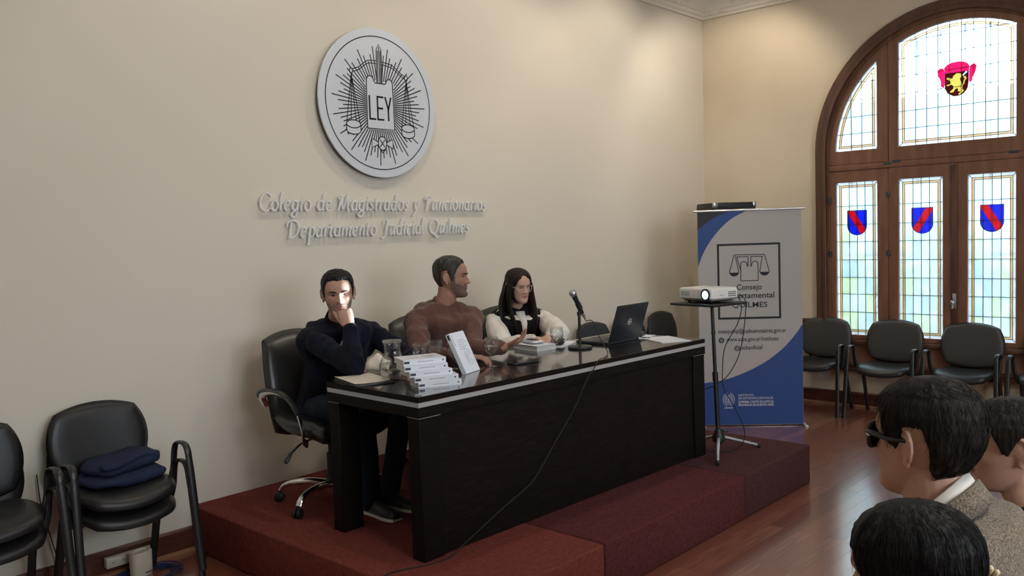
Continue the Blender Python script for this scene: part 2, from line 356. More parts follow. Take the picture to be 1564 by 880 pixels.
# baseboards: board with a rounded cap and a light quarter round at the floor
def base(name, a, b, nrm):
    a, b, nrm = Vector(a), Vector(b), Vector(nrm)
    pr_ = [(0, 0.02), (0.018, 0.02), (0.018, 0.112), (0.026, 0.117), (0.026, 0.132), (0.014, 0.141), (0, 0.141)]
    o = S(obj(name, MB().loft([[tuple(p+nrm*d+Vector((0, 0, z))) for d, z in pr_] for p in (a, b)]), MATS['base_wood'], smooth=False))
    q = [(0, 0), (0.034, 0), (0.034, 0.008), (0.028, 0.018), (0.018, 0.024), (0, 0.024)]
    obj('quarter_round', MB().loft([[tuple(p+nrm*d+Vector((0, 0, z))) for d, z in q] for p in (a, b)]), MATS['quarter_round'], o, smooth=False)
base('baseboard_back', (XL, 0, 0), (-5.81, 0, 0), (0, -1, 0)); base('baseboard_back', (-2.56, 0, 0), (-0.03, 0, 0), (0, -1, 0)); base('baseboard_right', (0, 0, 0), (0, YR, 0), (-1, 0, 0))
S(obj('trim_3', MB().rbox((-0.0125, -0.605, 0.80), (0.025, 1.21, 0.045), 0.008, 2), MATS['casing_wood']))

# ------------------------------------------------------------------ arched stained-glass window
def clip(poly, inside, cut):
    out = []
    for i in range(len(poly)):
        a, b = poly[i], poly[(i+1) % len(poly)]
        ia, ib = inside(a), inside(b)
        if ia: out.append(a)
        if ia != ib: out.append(cut(a, b))
    return out
def clip_convex(poly, region):
    for i in range(len(region)):
        p, q = region[i], region[(i+1) % len(region)]
        ex, ey = q[0]-p[0], q[1]-p[1]
        side = lambda a: ex*(a[1]-p[1])-ey*(a[0]-p[0])
        def cut(a, b):
            sa, sb = side(a), side(b); t = sa/(sa-sb); return (a[0]+(b[0]-a[0])*t, a[1]+(b[1]-a[1])*t)
        poly = clip(poly, lambda a: side(a) >= -1e-9, cut)
        if len(poly) < 3: return []
    return poly
def area(p): return abs(sum(p[i][0]*p[(i+1) % len(p)][1]-p[(i+1) % len(p)][0]*p[i][1] for i in range(len(p)))/2)
def inset(region, d):      # convex ccw polygon moved inwards
    out = region
    n = len(region)
    for i in range(n):
        p, q = region[i], region[(i+1) % n]
        ex, ey = q[0]-p[0], q[1]-p[1]; l = math.hypot(ex, ey)
        if l < 1e-6: continue
        nx, ny = -ey/l, ex/l
        side = lambda a: (a[0]-p[0])*nx+(a[1]-p[1])*ny-d
        def cut(a, b):
            sa, sb = side(a), side(b); t = sa/(sa-sb); return (a[0]+(b[0]-a[0])*t, a[1]+(b[1]-a[1])*t)
        out = clip(out, lambda a: side(a) >= -1e-9, cut)
        if len(out) < 3: return []
    return out
GX = 0.018
def came_bar(mb, a, b, w=0.0034):
    a, b = Vector((GX, *a)), Vector((GX, *b)); d = b-a
    if d.length < 1e-4: return
    s = Vector((1, 0, 0)).cross(d).normalized()*(w/2); t = Vector((0.005, 0, 0))
    mb.add([a-s-t, a+s-t, a+s+t, a-s+t, b-s-t, b+s-t, b+s+t, b-s+t], [(0, 1, 2, 3), (4, 7, 6, 5), (0, 4, 5, 1), (1, 5, 6, 2), (2, 6, 7, 3), (3, 7, 4, 0)])
def pane(poly, m, parent):
    if len(poly) < 3 or area(poly) < 2e-5: return
    o = obj('pane', MB().prism(poly, frx, GX-0.002, GX+0.002), MATS[m], parent, smooth=False)
def glaze(region, ys, zs, sash, leaded=True):
    """single panes of a leaded light: border strips round a grid"""
    if not leaded:
        pane(region, 'pane_clear', sash); return
    cm = MB(); inner1 = inset(region, 0.028); inner2 = inset(region, 0.047)
    for rg in (inner1, inner2):
        for i in range(len(rg)): came_bar(cm, rg[i], rg[(i+1) % len(rg)])
    def rectclip(poly, y0, y1, z0, z1): return clip_convex(poly, [(y0, z0), (y1, z0), (y1, z1), (y0, z1)])
    # border: an outer and an amber strip, mitred at the corners; pieces along the arc are joined in short runs
    n = len(region); E_ = []
    for i in range(n):
        p, q = region[i], region[(i+1) % n]; l = math.dist(p, q); E_.append((p, (-(q[1]-p[1])/l, (q[0]-p[0])/l), l))
    dist = lambda k, a: (a[0]-E_[k][0][0])*E_[k][1][0]+(a[1]-E_[k][0][1])*E_[k][1][1]
    def hcut(poly, fn):
        def ct(a, b):
            sa, sb = fn(a), fn(b); t = sa/(sa-sb); return (a[0]+(b[0]-a[0])*t, a[1]+(b[1]-a[1])*t)
        return clip(poly, lambda a: fn(a) >= -1e-9, ct)
    for d0_, d1_, m in ((0.0, 0.028, 'pane_border'), (0.028, 0.047, 'pane_amber')):
        run_o, run_i = [], []
        def flush():
            if run_o: pane(run_o+run_i[::-1], m, sash)
            run_o.clear(); run_i.clear()
        for k in range(n):
            pl = list(region)
            for o_ in range(n):
                if o_ != k and len(pl) >= 3: pl = hcut(pl, lambda a: dist(o_, a)-dist(k, a))
            if len(pl) >= 3: pl = hcut(pl, lambda a: d1_-dist(k, a))
            if len(pl) >= 3: pl = hcut(pl, lambda a: dist(k, a)-d0_)
            if len(pl) < 3: continue
            if E_[k][2] > 0.2: flush(); pane(pl, m, sash); continue
            mid = (d0_+d1_)/2; d = (-E_[k][1][1]*-1, -E_[k][1][0]); ax = (E_[k][1][1], -E_[k][1][0])
            key = lambda a: a[0]*ax[0]+a[1]*ax[1]
            oo = sorted([a for a in pl if dist(k, a) < mid], key=key); ii = sorted([a for a in pl if dist(k, a) >= mid], key=key)
            for L2, chain in ((oo, run_o), (ii, run_i)):
                for a in L2:
                    if not chain or math.dist(chain[-1], a) > 1e-5: chain.append(a)
            if len(run_o) > 7: flush()
        flush()
    for p in inner1[:]:
        q = min(region, key=lambda k: math.dist(k, p))
        if 0.033 < math.dist(p, q) < 0.09: came_bar(cm, p, q)
    cnt = 0
    for i in range(len(ys)-1):
        for j in range(len(zs)-1):
            c = rectclip(inner2, ys[i], ys[i+1], zs[j], zs[j+1])
            if len(c) >= 3:
                pane(c, random.choice(('pane_a', 'pane_a', 'pane_b', 'pane_c')), sash)
                for k in range(len(c)):
                    a, b = c[k], c[(k+1) % len(c)]
                    if (abs(a[0]-b[0]) < 1e-6 and abs(a[0]-ys[i]) < 1e-6 and i) or (abs(a[1]-b[1]) < 1e-6 and abs(a[1]-zs[j]) < 1e-6 and j): came_bar(cm, a, b)
    # full-length lead lines run through the border too
    ymin, ymax = min(p[0] for p in region), max(p[0] for p in region)
    for z in zs[1:-1]:
        c = clip_convex([(ymin-1, z-1e-4), (ymax+1, z-1e-4), (ymax+1, z+1e-4), (ymin-1, z+1e-4)], region)
        if c: came_bar(cm, (min(p[0] for p in c), z), (max(p[0] for p in c), z))
    for y in ys[1:-1]:
        c = clip_convex([(y-1e-4, 0), (y+1e-4, 0), (y+1e-4, 5), (y-1e-4, 5)], region)
        if c: came_bar(cm, (y, min(p[1] for p in c)), (y, max(p[1] for p in c)))
    if cm.v: obj('lead_came', cm, MATS['lead'], sash, smooth=False)
def lin(a, b, n): return [a+(b-a)*i/n for i in range(n+1)]
def half_arc_region(y0, y1, zb, zs, r, c, n=28):
    """ccw region between y0<y1 under the arc of radius r about (c, zs)"""
    pts = [(y0, zb), (y1, zb)]
    a0 = math.acos(max(-1, min(1, (y1-c)/r))); a1 = math.acos(max(-1, min(1, (y0-c)/r)))
    lo_ = math.asin(max(0.0, (zb-zs)/r))+1e-4
    a0 = max(a0, lo_); a1 = min(a1, PI-lo_)
    pts = [(max(y0, c+r*math.cos(a1)), zb), (min(y1, c+r*math.cos(a0)), zb)]
    for i in range(n+1):
        a = a0+(a1-a0)*i/n; pts.append((c+r*math.cos(a), zs+r*math.sin(a)))
    q = []
    for p in pts:
        if not q or math.dist(q[-1], p) > 1e-4: q.append(p)
    if math.dist(q[0], q[-1]) < 1e-4: q.pop()
    return q
def make_window(idx, c, leaded):
    w = bpy.data.objects.new('window_%d' % idx, None); COL.objects.link(w); S(w)
    ow = MATS['window_wood']
    plate('casing', arch(c, 1.215, WZB-0.07, WZS+0.005), [arch(c, 1.125, WZB, WZS)[::-1]], frx, -0.055, 0.0, MATS['casing_wood'], w, 0.010)
    plate('casing_bead', arch(c, 1.150, WZB-0.02, WZS), [arch(c, 1.112, WZB+0.002, WZS)[::-1]], frx, -0.070, -0.0555, MATS['casing_wood'], w, 0.006)
    plate('frame', arch(c, 1.129, WZB+0.001, WZS), [arch(c, 1.090, 0.60, WZS)[::-1]], frx, -0.01, 0.10, ow, w, 0.004)
    tb, tt = 2.222, 2.276
    obj('transom', MB().rbox((0.02, c, (tb+tt)/2), (0.085, 2*1.09, tt-tb), 0.006, 2), ow, w)
    obj('sill', MB().rbox((0.01, c, 0.62), (0.12, 2*1.09, 0.045), 0.008, 2), MATS['casing_wood'], w)
    R_G, R_S = 1.037, 1.088
    b1 = 0.553; eps = 0.002
    # y offsets measured from the window centre, towards the corner positive
    lows = [(1.088, b1, 1.037, 0.654), (b1, 0.0, 0.468, 0.097), (0.0, -b1, -0.098, -0.465), (-b1, -1.088, -0.654, -1.037)]
    for k, (s1, s0, g1, g0) in enumerate(lows):
        out = [(c+s0+eps, 0.645), (c+s1-eps, 0.645), (c+s1-eps, tb-eps), (c+s0+eps, tb-eps)]
        gl = [(c+g0, 0.685), (c+g1, 0.685), (c+g1, 2.114), (c+g0, 2.114)]
        sh = plate('sash', out, [gl[::-1]], frx, -0.012-0.006*(k in (1, 2)), 0.05, ow, w, 0.004)
        glaze(gl, lin(c+g0+0.047, c+g1-0.047, 4), [0.732, 0.8975, 1.0674, 1.2235, 1.3898, 1.5597, 1.72, 1.8921, 2.067], sh, leaded)
        if leaded and k < 3:
            yc, zc = c+(g1+g0)/2+(0.0, -0.01, 0.0)[k], 1.735
            bw, bh = 0.088, 0.115
            shp = [(-bw, bh), (-bw, -0.03)]+[(-bw*math.cos(a), -0.03-0.085*math.sin(a)) for a in lin(0.15, PI-0.15, 12)]+[(bw, -0.03), (bw, bh)]
            shp = [(yc+p, zc+q) for p, q in shp[::-1]]
            gb = GX-0.0042
            if not (area(shp) and sum(shp[i][0]*shp[(i+1) % len(shp)][1]-shp[(i+1) % len(shp)][0]*shp[i][1] for i in range(len(shp))) > 0): shp = shp[::-1]
            fl_ = -1 if k == 1 else 1     # seen from the room +y is to the left
            m0, m1 = (bw*fl_*0.75, bh-0.0), (-bw*fl_*0.78, -0.105)
            for sg in (1, -1):
                ex, ey = m1[0]-m0[0], m1[1]-m0[1]; ln = math.hypot(ex, ey); nx, ny = -ey/ln*sg, ex/ln*sg; off = 0.030
                sd = lambda p: (p[0]-yc-m0[0])*nx+(p[1]-zc-m0[1])*ny-off
                def ct(a, b):
                    sa, sb = sd(a), sd(b); t = sa/(sa-sb); return (a[0]+(b[0]-a[0])*t, a[1]+(b[1]-a[1])*t)
                hp_ = clip(shp, lambda p: sd(p) >= 0, ct)
                obj('shield', MB().prism(hp_, frx, gb-0.001, gb+0.001), MATS['stain_blue'], sh, smooth=False)['label'] = 'blue half of stained-glass shield'
                if sg == 1: bd = clip(shp, lambda p: sd(p) <= 0, ct)
                else: bd = clip(bd, lambda p: sd(p) <= 0, ct)
            obj('shield_band', MB().prism(bd, frx, gb-0.001, gb+0.001), MATS['stain_red'], sh, smooth=False)['label'] = 'diagonal red glass band'
            e = MB()
            for i in range(len(shp)): came_bar(e, shp[i], shp[(i+1) % len(shp)], 0.004)
            e.v = [(x-0.006, y, z) for x, y, z in e.v]
            obj('shield_came', e, MATS['lead'], sh, smooth=False)
        if k == 1:
            cap = MB().rbox((-0.028, c, 1.43), (0.022, 0.05, 1.55), 0.005, 2); obj('astragal', cap, MATS['casing_wood'], w)
            hd = MB().rbox((-0.045, c-0.004, 1.03), (0.012, 0.03, 0.13), 0.004, 2); hd.tube([(-0.05, c, 1.02), (-0.085, c, 1.02), (-0.09, c+0.002, 0.97)], 0.008, 8, round_ends=True); hd.ell((-0.085, c, 1.02), (0.018, 0.018, 0.022))
            obj('handle', hd, MATS['steel'], w)['label'] = 'small metal window handle'
    ups = [(1.088, b1, 1.037, 0.654), (b1, -b1, 0.468, -0.465), (-b1, -1.088, -0.654, -1.037)]
    for k, (s1, s0, g1, g0) in enumerate(ups):
        out = half_arc_region(c+s0+eps, c+s1-eps, tt+eps, WZS, R_S, c)
        gl = half_arc_region(c+g0, c+g1, 2.405, WZS-0.003, R_G, c)
        sh = plate('sash', out, [gl[::-1]], frx, -0.012, 0.05, ow, w, 0.004)
        zs = [2.452, 2.56, 2.715, 2.87, 3.025, 3.18, 3.33, 3.5] if k == 1 else [2.452, 2.56, 2.715, 2.87, 3.025, 3.5]
        glaze(gl, lin(c+g0+0.047, c+g1-0.047, 9 if k == 1 else 3), zs, sh, leaded)
        if leaded and k == 1:
            cy_, cz = c-0.012, 2.915
            # crest measured in the room's view: a to the right (= -y), b up, in metres
            def cr(name, pts, m, w0, lab=None, holes=()):
                pg = [(cy_-a, cz+b) for a, b in pts]
                if sum(pg[i][0]*pg[(i+1) % len(pg)][1]-pg[(i+1) % len(pg)][0]*pg[i][1] for i in range(len(pg))) < 0: pg = pg[::-1]
                o = plate(name, pg, [[(cy_-a, cz+b) for a, b in h] for h in holes], frx, GX-0.006-w0, GX-0.0045-w0, MATS[m], sh)
                if lab: o['label'] = lab
            top = [(-0.098, 0.080), (-0.105, 0.125), (-0.085, 0.148), (-0.045, 0.165), (0.0, 0.168), (0.045, 0.163), (0.085, 0.140), (0.098, 0.115), (0.092, 0.080), (0.0, 0.077)]
            cr('crest_mantle', top, 'stain_pink', 0.0, 'bright pink glass mantle of crest')
            cr('crest_mantle', [(-0.0985, 0.085), (-0.108, 0.125), (-0.14, 0.128), (-0.158, 0.10), (-0.15, 0.06), (-0.13, 0.02), (-0.128, -0.03), (-0.105, -0.045), (-0.0985, -0.02)], 'stain_pink', 0.0)
            cr('crest_mantle', [(0.0935, 0.085), (0.102, 0.118), (0.115, 0.128), (0.14, 0.132), (0.152, 0.105), (0.142, 0.06), (0.122, 0.025), (0.118, -0.01), (0.095, -0.025), (0.0915, 0.0)], 'stain_pink', 0.0)
            lion = [(-0.03, 0.05), (0.0, 0.07), (0.03, 0.062), (0.034, 0.035), (0.022, 0.02), (0.03, -0.01), (0.045, -0.04), (0.04, -0.07), (0.055, -0.085), (0.035, -0.105), (0.01, -0.118), (0.012, -0.105), (0.028, -0.09), (0.006, -0.085), (0.008, -0.06), (-0.015, -0.062), (-0.03, -0.088), (-0.06, -0.09), (-0.055, -0.08), (-0.03, -0.06), (-0.03, -0.035), (-0.045, -0.022), (-0.075, -0.032), (-0.085, -0.022), (-0.05, -0.012), (-0.055, 0.01), (-0.085, 0.03), (-0.075, 0.042), (-0.05, 0.03), (-0.035, 0.03)]
            tail = [(0.045, -0.035), (0.055, -0.03), (0.062, 0.0), (0.075, 0.015), (0.066, 0.036), (0.05, 0.034), (0.052, 0.022), (0.062, 0.018), (0.052, 0.004)]
            blade = [(0.04, 0.045), (0.048, 0.04), (0.082, 0.07), (0.078, 0.08), (0.068, 0.078)]
            cr('crest_shield', [(-0.098, 0.080), (-0.098, -0.05), (-0.075, -0.095), (-0.03, -0.123), (0.01, -0.125), (0.05, -0.11), (0.082, -0.07), (0.09, -0.02), (0.092, 0.080), (0.0, 0.077)], 'stain_dark_red', 0.0, 'dark red glass shield of crest', (lion, tail, blade))
            cr('crest_lion', lion, 'stain_gold', 0.0, 'golden rampant lion of crest'); cr('crest_tail', tail, 'stain_gold', 0.0); cr('crest_blade', blade, 'stain_white', 0.0)
    for (yy, zz) in ((0.56, 2.26), (0.48, 2.275), (-0.45, 2.275), (0.553, 1.98), (0.553, 1.45), (1.085, 1.95), (1.085, 1.45)):
        obj('hinge', MB().rbox((-0.022, c+yy, zz), (0.012, 0.03, 0.05) if zz < 2.2 else (0.012, 0.07, 0.022), 0.003, 1), MATS['lead'], w)
    return w
make_window(1, WC, True); 
w3 = bpy.data.objects.new('window_2', None); COL.objects.link(w3); S(w3)
plate('frame', [(-8.65, 1.35), (-4.55, 1.35), (-4.55, 3.75), (-8.65, 3.75)], [[(-8.55+2.0*k, 1.45), (-8.55+2.0*k, 3.65), (-6.65+2.0*k, 3.65), (-6.65+2.0*k, 1.45)] for k in range(2)], fry, YR, YR+0.05, MATS['window_wood'], w3, 0.005)
# outside: court wall, ground, shrubs, grille bars
S(obj('wall_court', MB().box2((5.2, -14, -0.4), (5.5, 10, 3.55)), MATS['outside_wall'], smooth=False))
S(obj('floor_court', MB().box2((0.36, -14, -0.5), (5.2, 10, -0.3)), MATS['outside_ground'], smooth=False))
def bush(loc, r, h, lab):
    t = thing('garden_shrub', lab, 'shrub', loc, 0, 'shrubs beyond the stained window')
    rnd = random.Random(int(loc[1]*100)); lm = MB()
    for i in range(420):
        a, b = rnd.uniform(0, 2*PI), rnd.uniform(-1, 1); q = math.sqrt(1-b*b); rr = r*(0.75+0.3*rnd.random())
        p = Vector((math.cos(a)*q*rr, math.sin(a)*q*rr, h*0.55+b*h*0.48)); s_ = 0.10+0.08*rnd.random()
        m_ = Euler((rnd.uniform(0, 6), rnd.uniform(0, 6), rnd.uniform(0, 6))).to_matrix()
        lm.add([p+m_@Vector(v) for v in ((-s_, 0, 0), (0, -s_*0.45, 0.01), (s_, 0, 0), (0, s_*0.45, 0.01))], [(0, 1, 2, 3)])
    f = link('foliage', lm.mesh('foliage', False), MATS['leaf'], t); f['kind'] = 'stuff'
    obj('stem', MB().tube([(0, 0, 0), (0.03, 0.02, h*0.5), (0, 0, h*0.8)], [0.05, 0.04, 0.02], 8), MATS['bark'], t)
bush((2.0, -1.75, -0.3), 0.62, 1.9, 'bushy green shrub seen through lower stained panes nearest the wall corner'); bush((2.9, 0.1, -0.3), 0.75, 2.1, 'tall green shrub outside behind the leftmost lower window panes'); bush((3.6, 2.3, -0.3), 0.8, 1.7, 'low green shrub outside the window furthest from the tripod')
gr = thing('window_grille', 'pale vertical bars of the grille outside the arched window', 'grille', (0.30, WC, 0.42))
for i in range(11):
    yy = -1.0+0.2*i; top = 1.98+math.sqrt(max(0, 1.05**2-yy*yy))
    obj('bar', MB().tube([(0, yy, 0.22), (0, yy, top)], 0.009, 6), MATS['grille'], gr)
for z in (0.24, 1.0, 1.95): obj('rail', MB().box((0, 0, z), (0.012, 2.2, 0.03)), MATS['grille'], gr, smooth=False)

# ------------------------------------------------------------------ ceiling downlights washing the back wall
for i, (x, y, e) in enumerate(((-7.0, -1.25, 8), (-5.1, -1.25, 34), (-3.2, -1.25, 44), (-0.95, -1.05, 42), (-1.75, -1.25, 52))):  # last downlight added to brighten the back wall near the corner
    t = thing('ceiling_downlight', ('round recessed downlight above the stacked chairs', 'round recessed downlight left above the emblem', 'round recessed downlight right above the emblem', 'round recessed downlight in the room corner', 'downlight added to brighten the wall between corner and table end')[i], 'downlight', (x, y, ZC), 0, 'ceiling downlights along the back wall')
    obj('rim', MB().lathe([(0.055, -0.002), (0.075, -0.002), (0.078, -0.012), (0.06, -0.014), (0.055, -0.004)], 24), MATS['white_plastic'], t)
    obj('bulb', MB().ell((0, 0, -0.008), (0.045, 0.045, 0.006)), MATS['lamp_on'], t)
    l = lamp('downlight_lamp', 'SPOT', (0, 0, -0.03), e, (1.0, 0.87, 0.70), spot_size=math.radians(112), spot_blend=0.6, shadow_soft_size=0.035); l.parent = t
    l.rotation_euler = (math.radians(30), 0, -PI/4 if i == 3 else 0)

for x, y, lab in ((-6.4, -5.2, 'added square fill lamp above the audience'), (-3.4, -5.2, 'added square fill lamp towards the window side')):  # unseen lamps added as fill light for the audience side
    t = thing('fill_lamp', lab, 'ceiling lamp', (x, y, ZC), 0, 'added fill lamps over the audience')
    obj('housing', MB().rbox((0, 0, -0.03), (0.64, 0.64, 0.06), 0.01, 2), MATS['white_plastic'], t)
    l = lamp('fill_light', 'AREA', (0, 0, -0.065), 34, (1.0, 0.95, 0.88), shape='SQUARE', size=0.58); l.parent = t
# ================================================================== STAGE PLATFORM AND TABLE
HP = 0.258
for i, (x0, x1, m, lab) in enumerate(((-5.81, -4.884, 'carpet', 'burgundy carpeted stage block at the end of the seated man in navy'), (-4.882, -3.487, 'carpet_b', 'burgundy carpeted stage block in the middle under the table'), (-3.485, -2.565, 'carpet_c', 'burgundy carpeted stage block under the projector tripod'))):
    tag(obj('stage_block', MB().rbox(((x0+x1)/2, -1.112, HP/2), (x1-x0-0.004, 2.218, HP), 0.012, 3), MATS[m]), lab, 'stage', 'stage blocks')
TX, TY, TR = -5.575, -1.726, -0.0288
table = thing('conference_table', 'long dark wooden conference table with a silver edge strip', 'table', (TX, TY, HP), TR)
TL, TW, TH = 2.392, 0.721, 0.76
obj('table_top', MB().box2((0, 0, TH-0.004), (TL, TW, TH)), MATS['wenge_top'], table, smooth=False)
obj('top_edge', MB().box2((0, 0, TH-0.0274), (TL, TW, TH-0.004)), MATS['wenge_h'], table, smooth=False)
obj('edge_strip', MB().box2((0.0015, 0.0015, TH-0.0494), (TL-0.0015, TW-0.0015, TH-0.0274)), MATS['alu'], table, smooth=False)['label'] = 'silver metal edge strip'
obj('apron', MB().box2((0.0, 0.0, TH-0.098), (TL, TW, TH-0.0494)), MATS['wenge_h'], table, smooth=False)
for (x0, y0) in ((0.004, 0.004), (0.004, TW-0.089), (TL-0.129, 0.004), (TL-0.129, TW-0.089)):
    l = obj('leg', MB().rbox((x0+0.0625, y0+0.0425, (TH-0.100)/2), (0.125, 0.085, TH-0.100), 0.003, 1), MATS['wenge'], table)
    obj('leg_band', MB().box((x0+0.0625, y0+0.0425, TH-0.0995), (0.128, 0.088, 0.003)), MATS['alu'], l, smooth=False)
obj('front_panel', MB().box2((0.129, 0.018, 0.004), (TL-0.129, 0.036, TH-0.098)), MATS['wenge_h'], table, smooth=False)
# ================================================================== CHAIRS
def pillow(w, h, t, k=0.55, p=6.0, n=14, bend=None):
    """upholstered pad in the XZ plane (w by h), thickness along y"""
    mb = MB(); idx = {}
    for s in (1, -1):
        for i in range(n+1):
            for j in range(n+1):
                u, v = -1+2*i/n, -1+2*j/n
                u = math.copysign(abs(u)**0.75, u); v = math.copysign(abs(v)**0.75, v)
                edge = max(abs(u), abs(v)); th = t/2*max(0.0, 1-edge**p)**0.5
                if edge > 0.9999 and s == -1: idx[(s, i, j)] = idx[(1, i, j)]; continue
                x, z = u*math.sqrt(1-k*v*v/2)*w/2, v*math.sqrt(1-k*u*u/2)*h/2
                q = Vector((x, s*th, z))
                idx[(s, i, j)] = len(mb.v); mb.v.append(tuple(bend(q) if bend else q))
        for i in range(n):
            for j in range(n):
                f = (idx[(s, i, j)], idx[(s, i+1, j)], idx[(s, i+1, j+1)], idx[(s, i, j+1)]); mb.f.append(f if s == -1 else f[::-1])
    return mb
def make_visitor(label, group, backm, seatm):
    t = thing('visitor_chair', label, 'chair', (0, 0, 0), 0, group)
    def bseat(q): return Vector((q.x, -q.z-0.01, 0.432+q.y*1.0-0.03*max(0, q.z/0.23)**3*1.0+0.02*(q.x/0.24)**2))
    obj('seat', pillow(0.49, 0.47, 0.075, 0.75, 5, 16, bseat), MATS[seatm], t, angle=None)
    def bback(q): z = q.z+0.18; return Vector((q.x, 0.205+q.y+0.16*z*0.9-0.30*q.x*q.x, 0.475+z))
    obj('backrest', pillow(0.505, 0.39, 0.055, 0.72, 5, 14, bback), MATS[backm], t, angle=None)
    for s in (-1, 1):
        obj('leg', MB().tube([(s*0.288, -0.255, 0), (s*0.282, -0.225, 0.25), (s*0.276, -0.20, 0.50), (s*0.274, -0.19, 0.56)], 0.018, 10, 0.008, up=(1, 0, 0)), MATS['steel_black'], t)
        arm = crom([(s*0.274, -0.19, 0.56), (s*0.273, -0.183, 0.60), (s*0.272, -0.160, 0.630), (s*0.271, -0.115, 0.636), (s*0.270, -0.072, 0.626), (s*0.268, -0.050, 0.59), (s*0.262, -0.040, 0.50), (s*0.245, -0.030, 0.42)], 5)
        obj('armrest', MB().tube(arm, 0.018, 10, 0.008, up=(1, 0, 0)), MATS['steel_black'], t)
        obj('leg', MB().tube([(s*0.235, 0.06, 0.425), (s*0.238, 0.13, 0.25), (s*0.243, 0.215, 0)], 0.017, 10, 0.009, up=(1, 0, 0)), MATS['steel_black'], t)
        obj('back_support', MB().tube(crom([(s*0.16, 0.06, 0.40), (s*0.16, 0.19, 0.40), (s*0.16, 0.235, 0.45), (s*0.16, 0.265, 0.60)], 4), 0.006, 8, 0.016, up=(0, 0, 1)), MATS['steel_black'], t)
    sf = MB().tube([(-0.245, 0.05, 0.40), (0.245, 0.05, 0.40)], 0.011, 8);
    for s in (-1, 1): sf.tube([(s*0.245, -0.03, 0.412), (s*0.19, -0.03, 0.40), (s*0.19, 0.06, 0.398)], 0.010, 8)
    obj('seat_frame', sf, MATS['steel_black'], t)
    return t
G1 = 'visitor chairs in a row under the window'
row = [('black visitor chair with light painted on its back in the row, beside the banner', -1.31), ('black visitor chair with light painted on its back, second from the banner, before the left window panes', -1.944), ('black visitor chair with light painted on its back, third from the banner, behind the head with sunglasses', -2.58), ('black visitor chair with light painted on its back at the right edge, white sheet on its seat', -3.215)]
vc_g = make_visitor(row[0][0], G1, 'vinyl_lit', 'vinyl'); vc_g.location = (-0.30, row[0][1], 0); vc_g.rotation_euler = (0, 0, -PI/2)
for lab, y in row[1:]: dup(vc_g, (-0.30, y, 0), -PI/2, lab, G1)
tag(obj('paper_sheet', MB().box((0, 0, 0.001), (0.20, 0.26, 0.0016)), MATS['paper'], None, (-0.36, -3.17, 0.484), smooth=False), 'white sheet of paper lying on the rightmost chair seat', 'paper').rotation_euler = (0, 0, 0.3)
G2 = 'stacked visitor chairs by the back wall'
vc = make_visitor('lower black visitor chair of the stack holding the jacket', G2, 'vinyl', 'vinyl'); vc.location = (-6.325, -0.305, 0)
dup(vc, (-6.325, -0.315, 0.095), 0, 'upper black visitor chair, navy jacket folded on its seat', G2)
dup(vc, (-6.93, -0.305, 0), 0, 'lower black visitor chair of the stack at the left edge', G2)
dup(vc, (-6.93, -0.315, 0.095), 0, 'upper black visitor chair of the empty stack at the left edge', G2)
G3 = 'visitor chairs standing behind the table end'
for x, a, b in ((-2.12, 'upper black visitor chair glimpsed between microphone and laptop', 'lower black visitor chair under the one between microphone and laptop'), (-1.575, 'upper black visitor chair mostly hidden behind the laptop lid', 'lower black visitor chair of the stack hidden behind the laptop'), (-1.03, 'upper black visitor chair with shiny back right of the laptop', 'lower black visitor chair under the shiny-backed one right of the laptop')):
    dup(vc, (x, -0.305, 0), 0, b, G3); dup(vc, (x, -0.315, 0.095), 0, a, G3)
G4 = 'audience chairs'
for x, y, lab in ((-6.31, -4.22, 'black visitor chair under the man in tweed'), (-5.62, -4.22, 'black visitor chair under the man behind the tweed jacket'), (-6.80, -4.31, 'black visitor chair under the woman in the front corner')):
    dup(vc, (x, y, 0), PI, lab, G4)

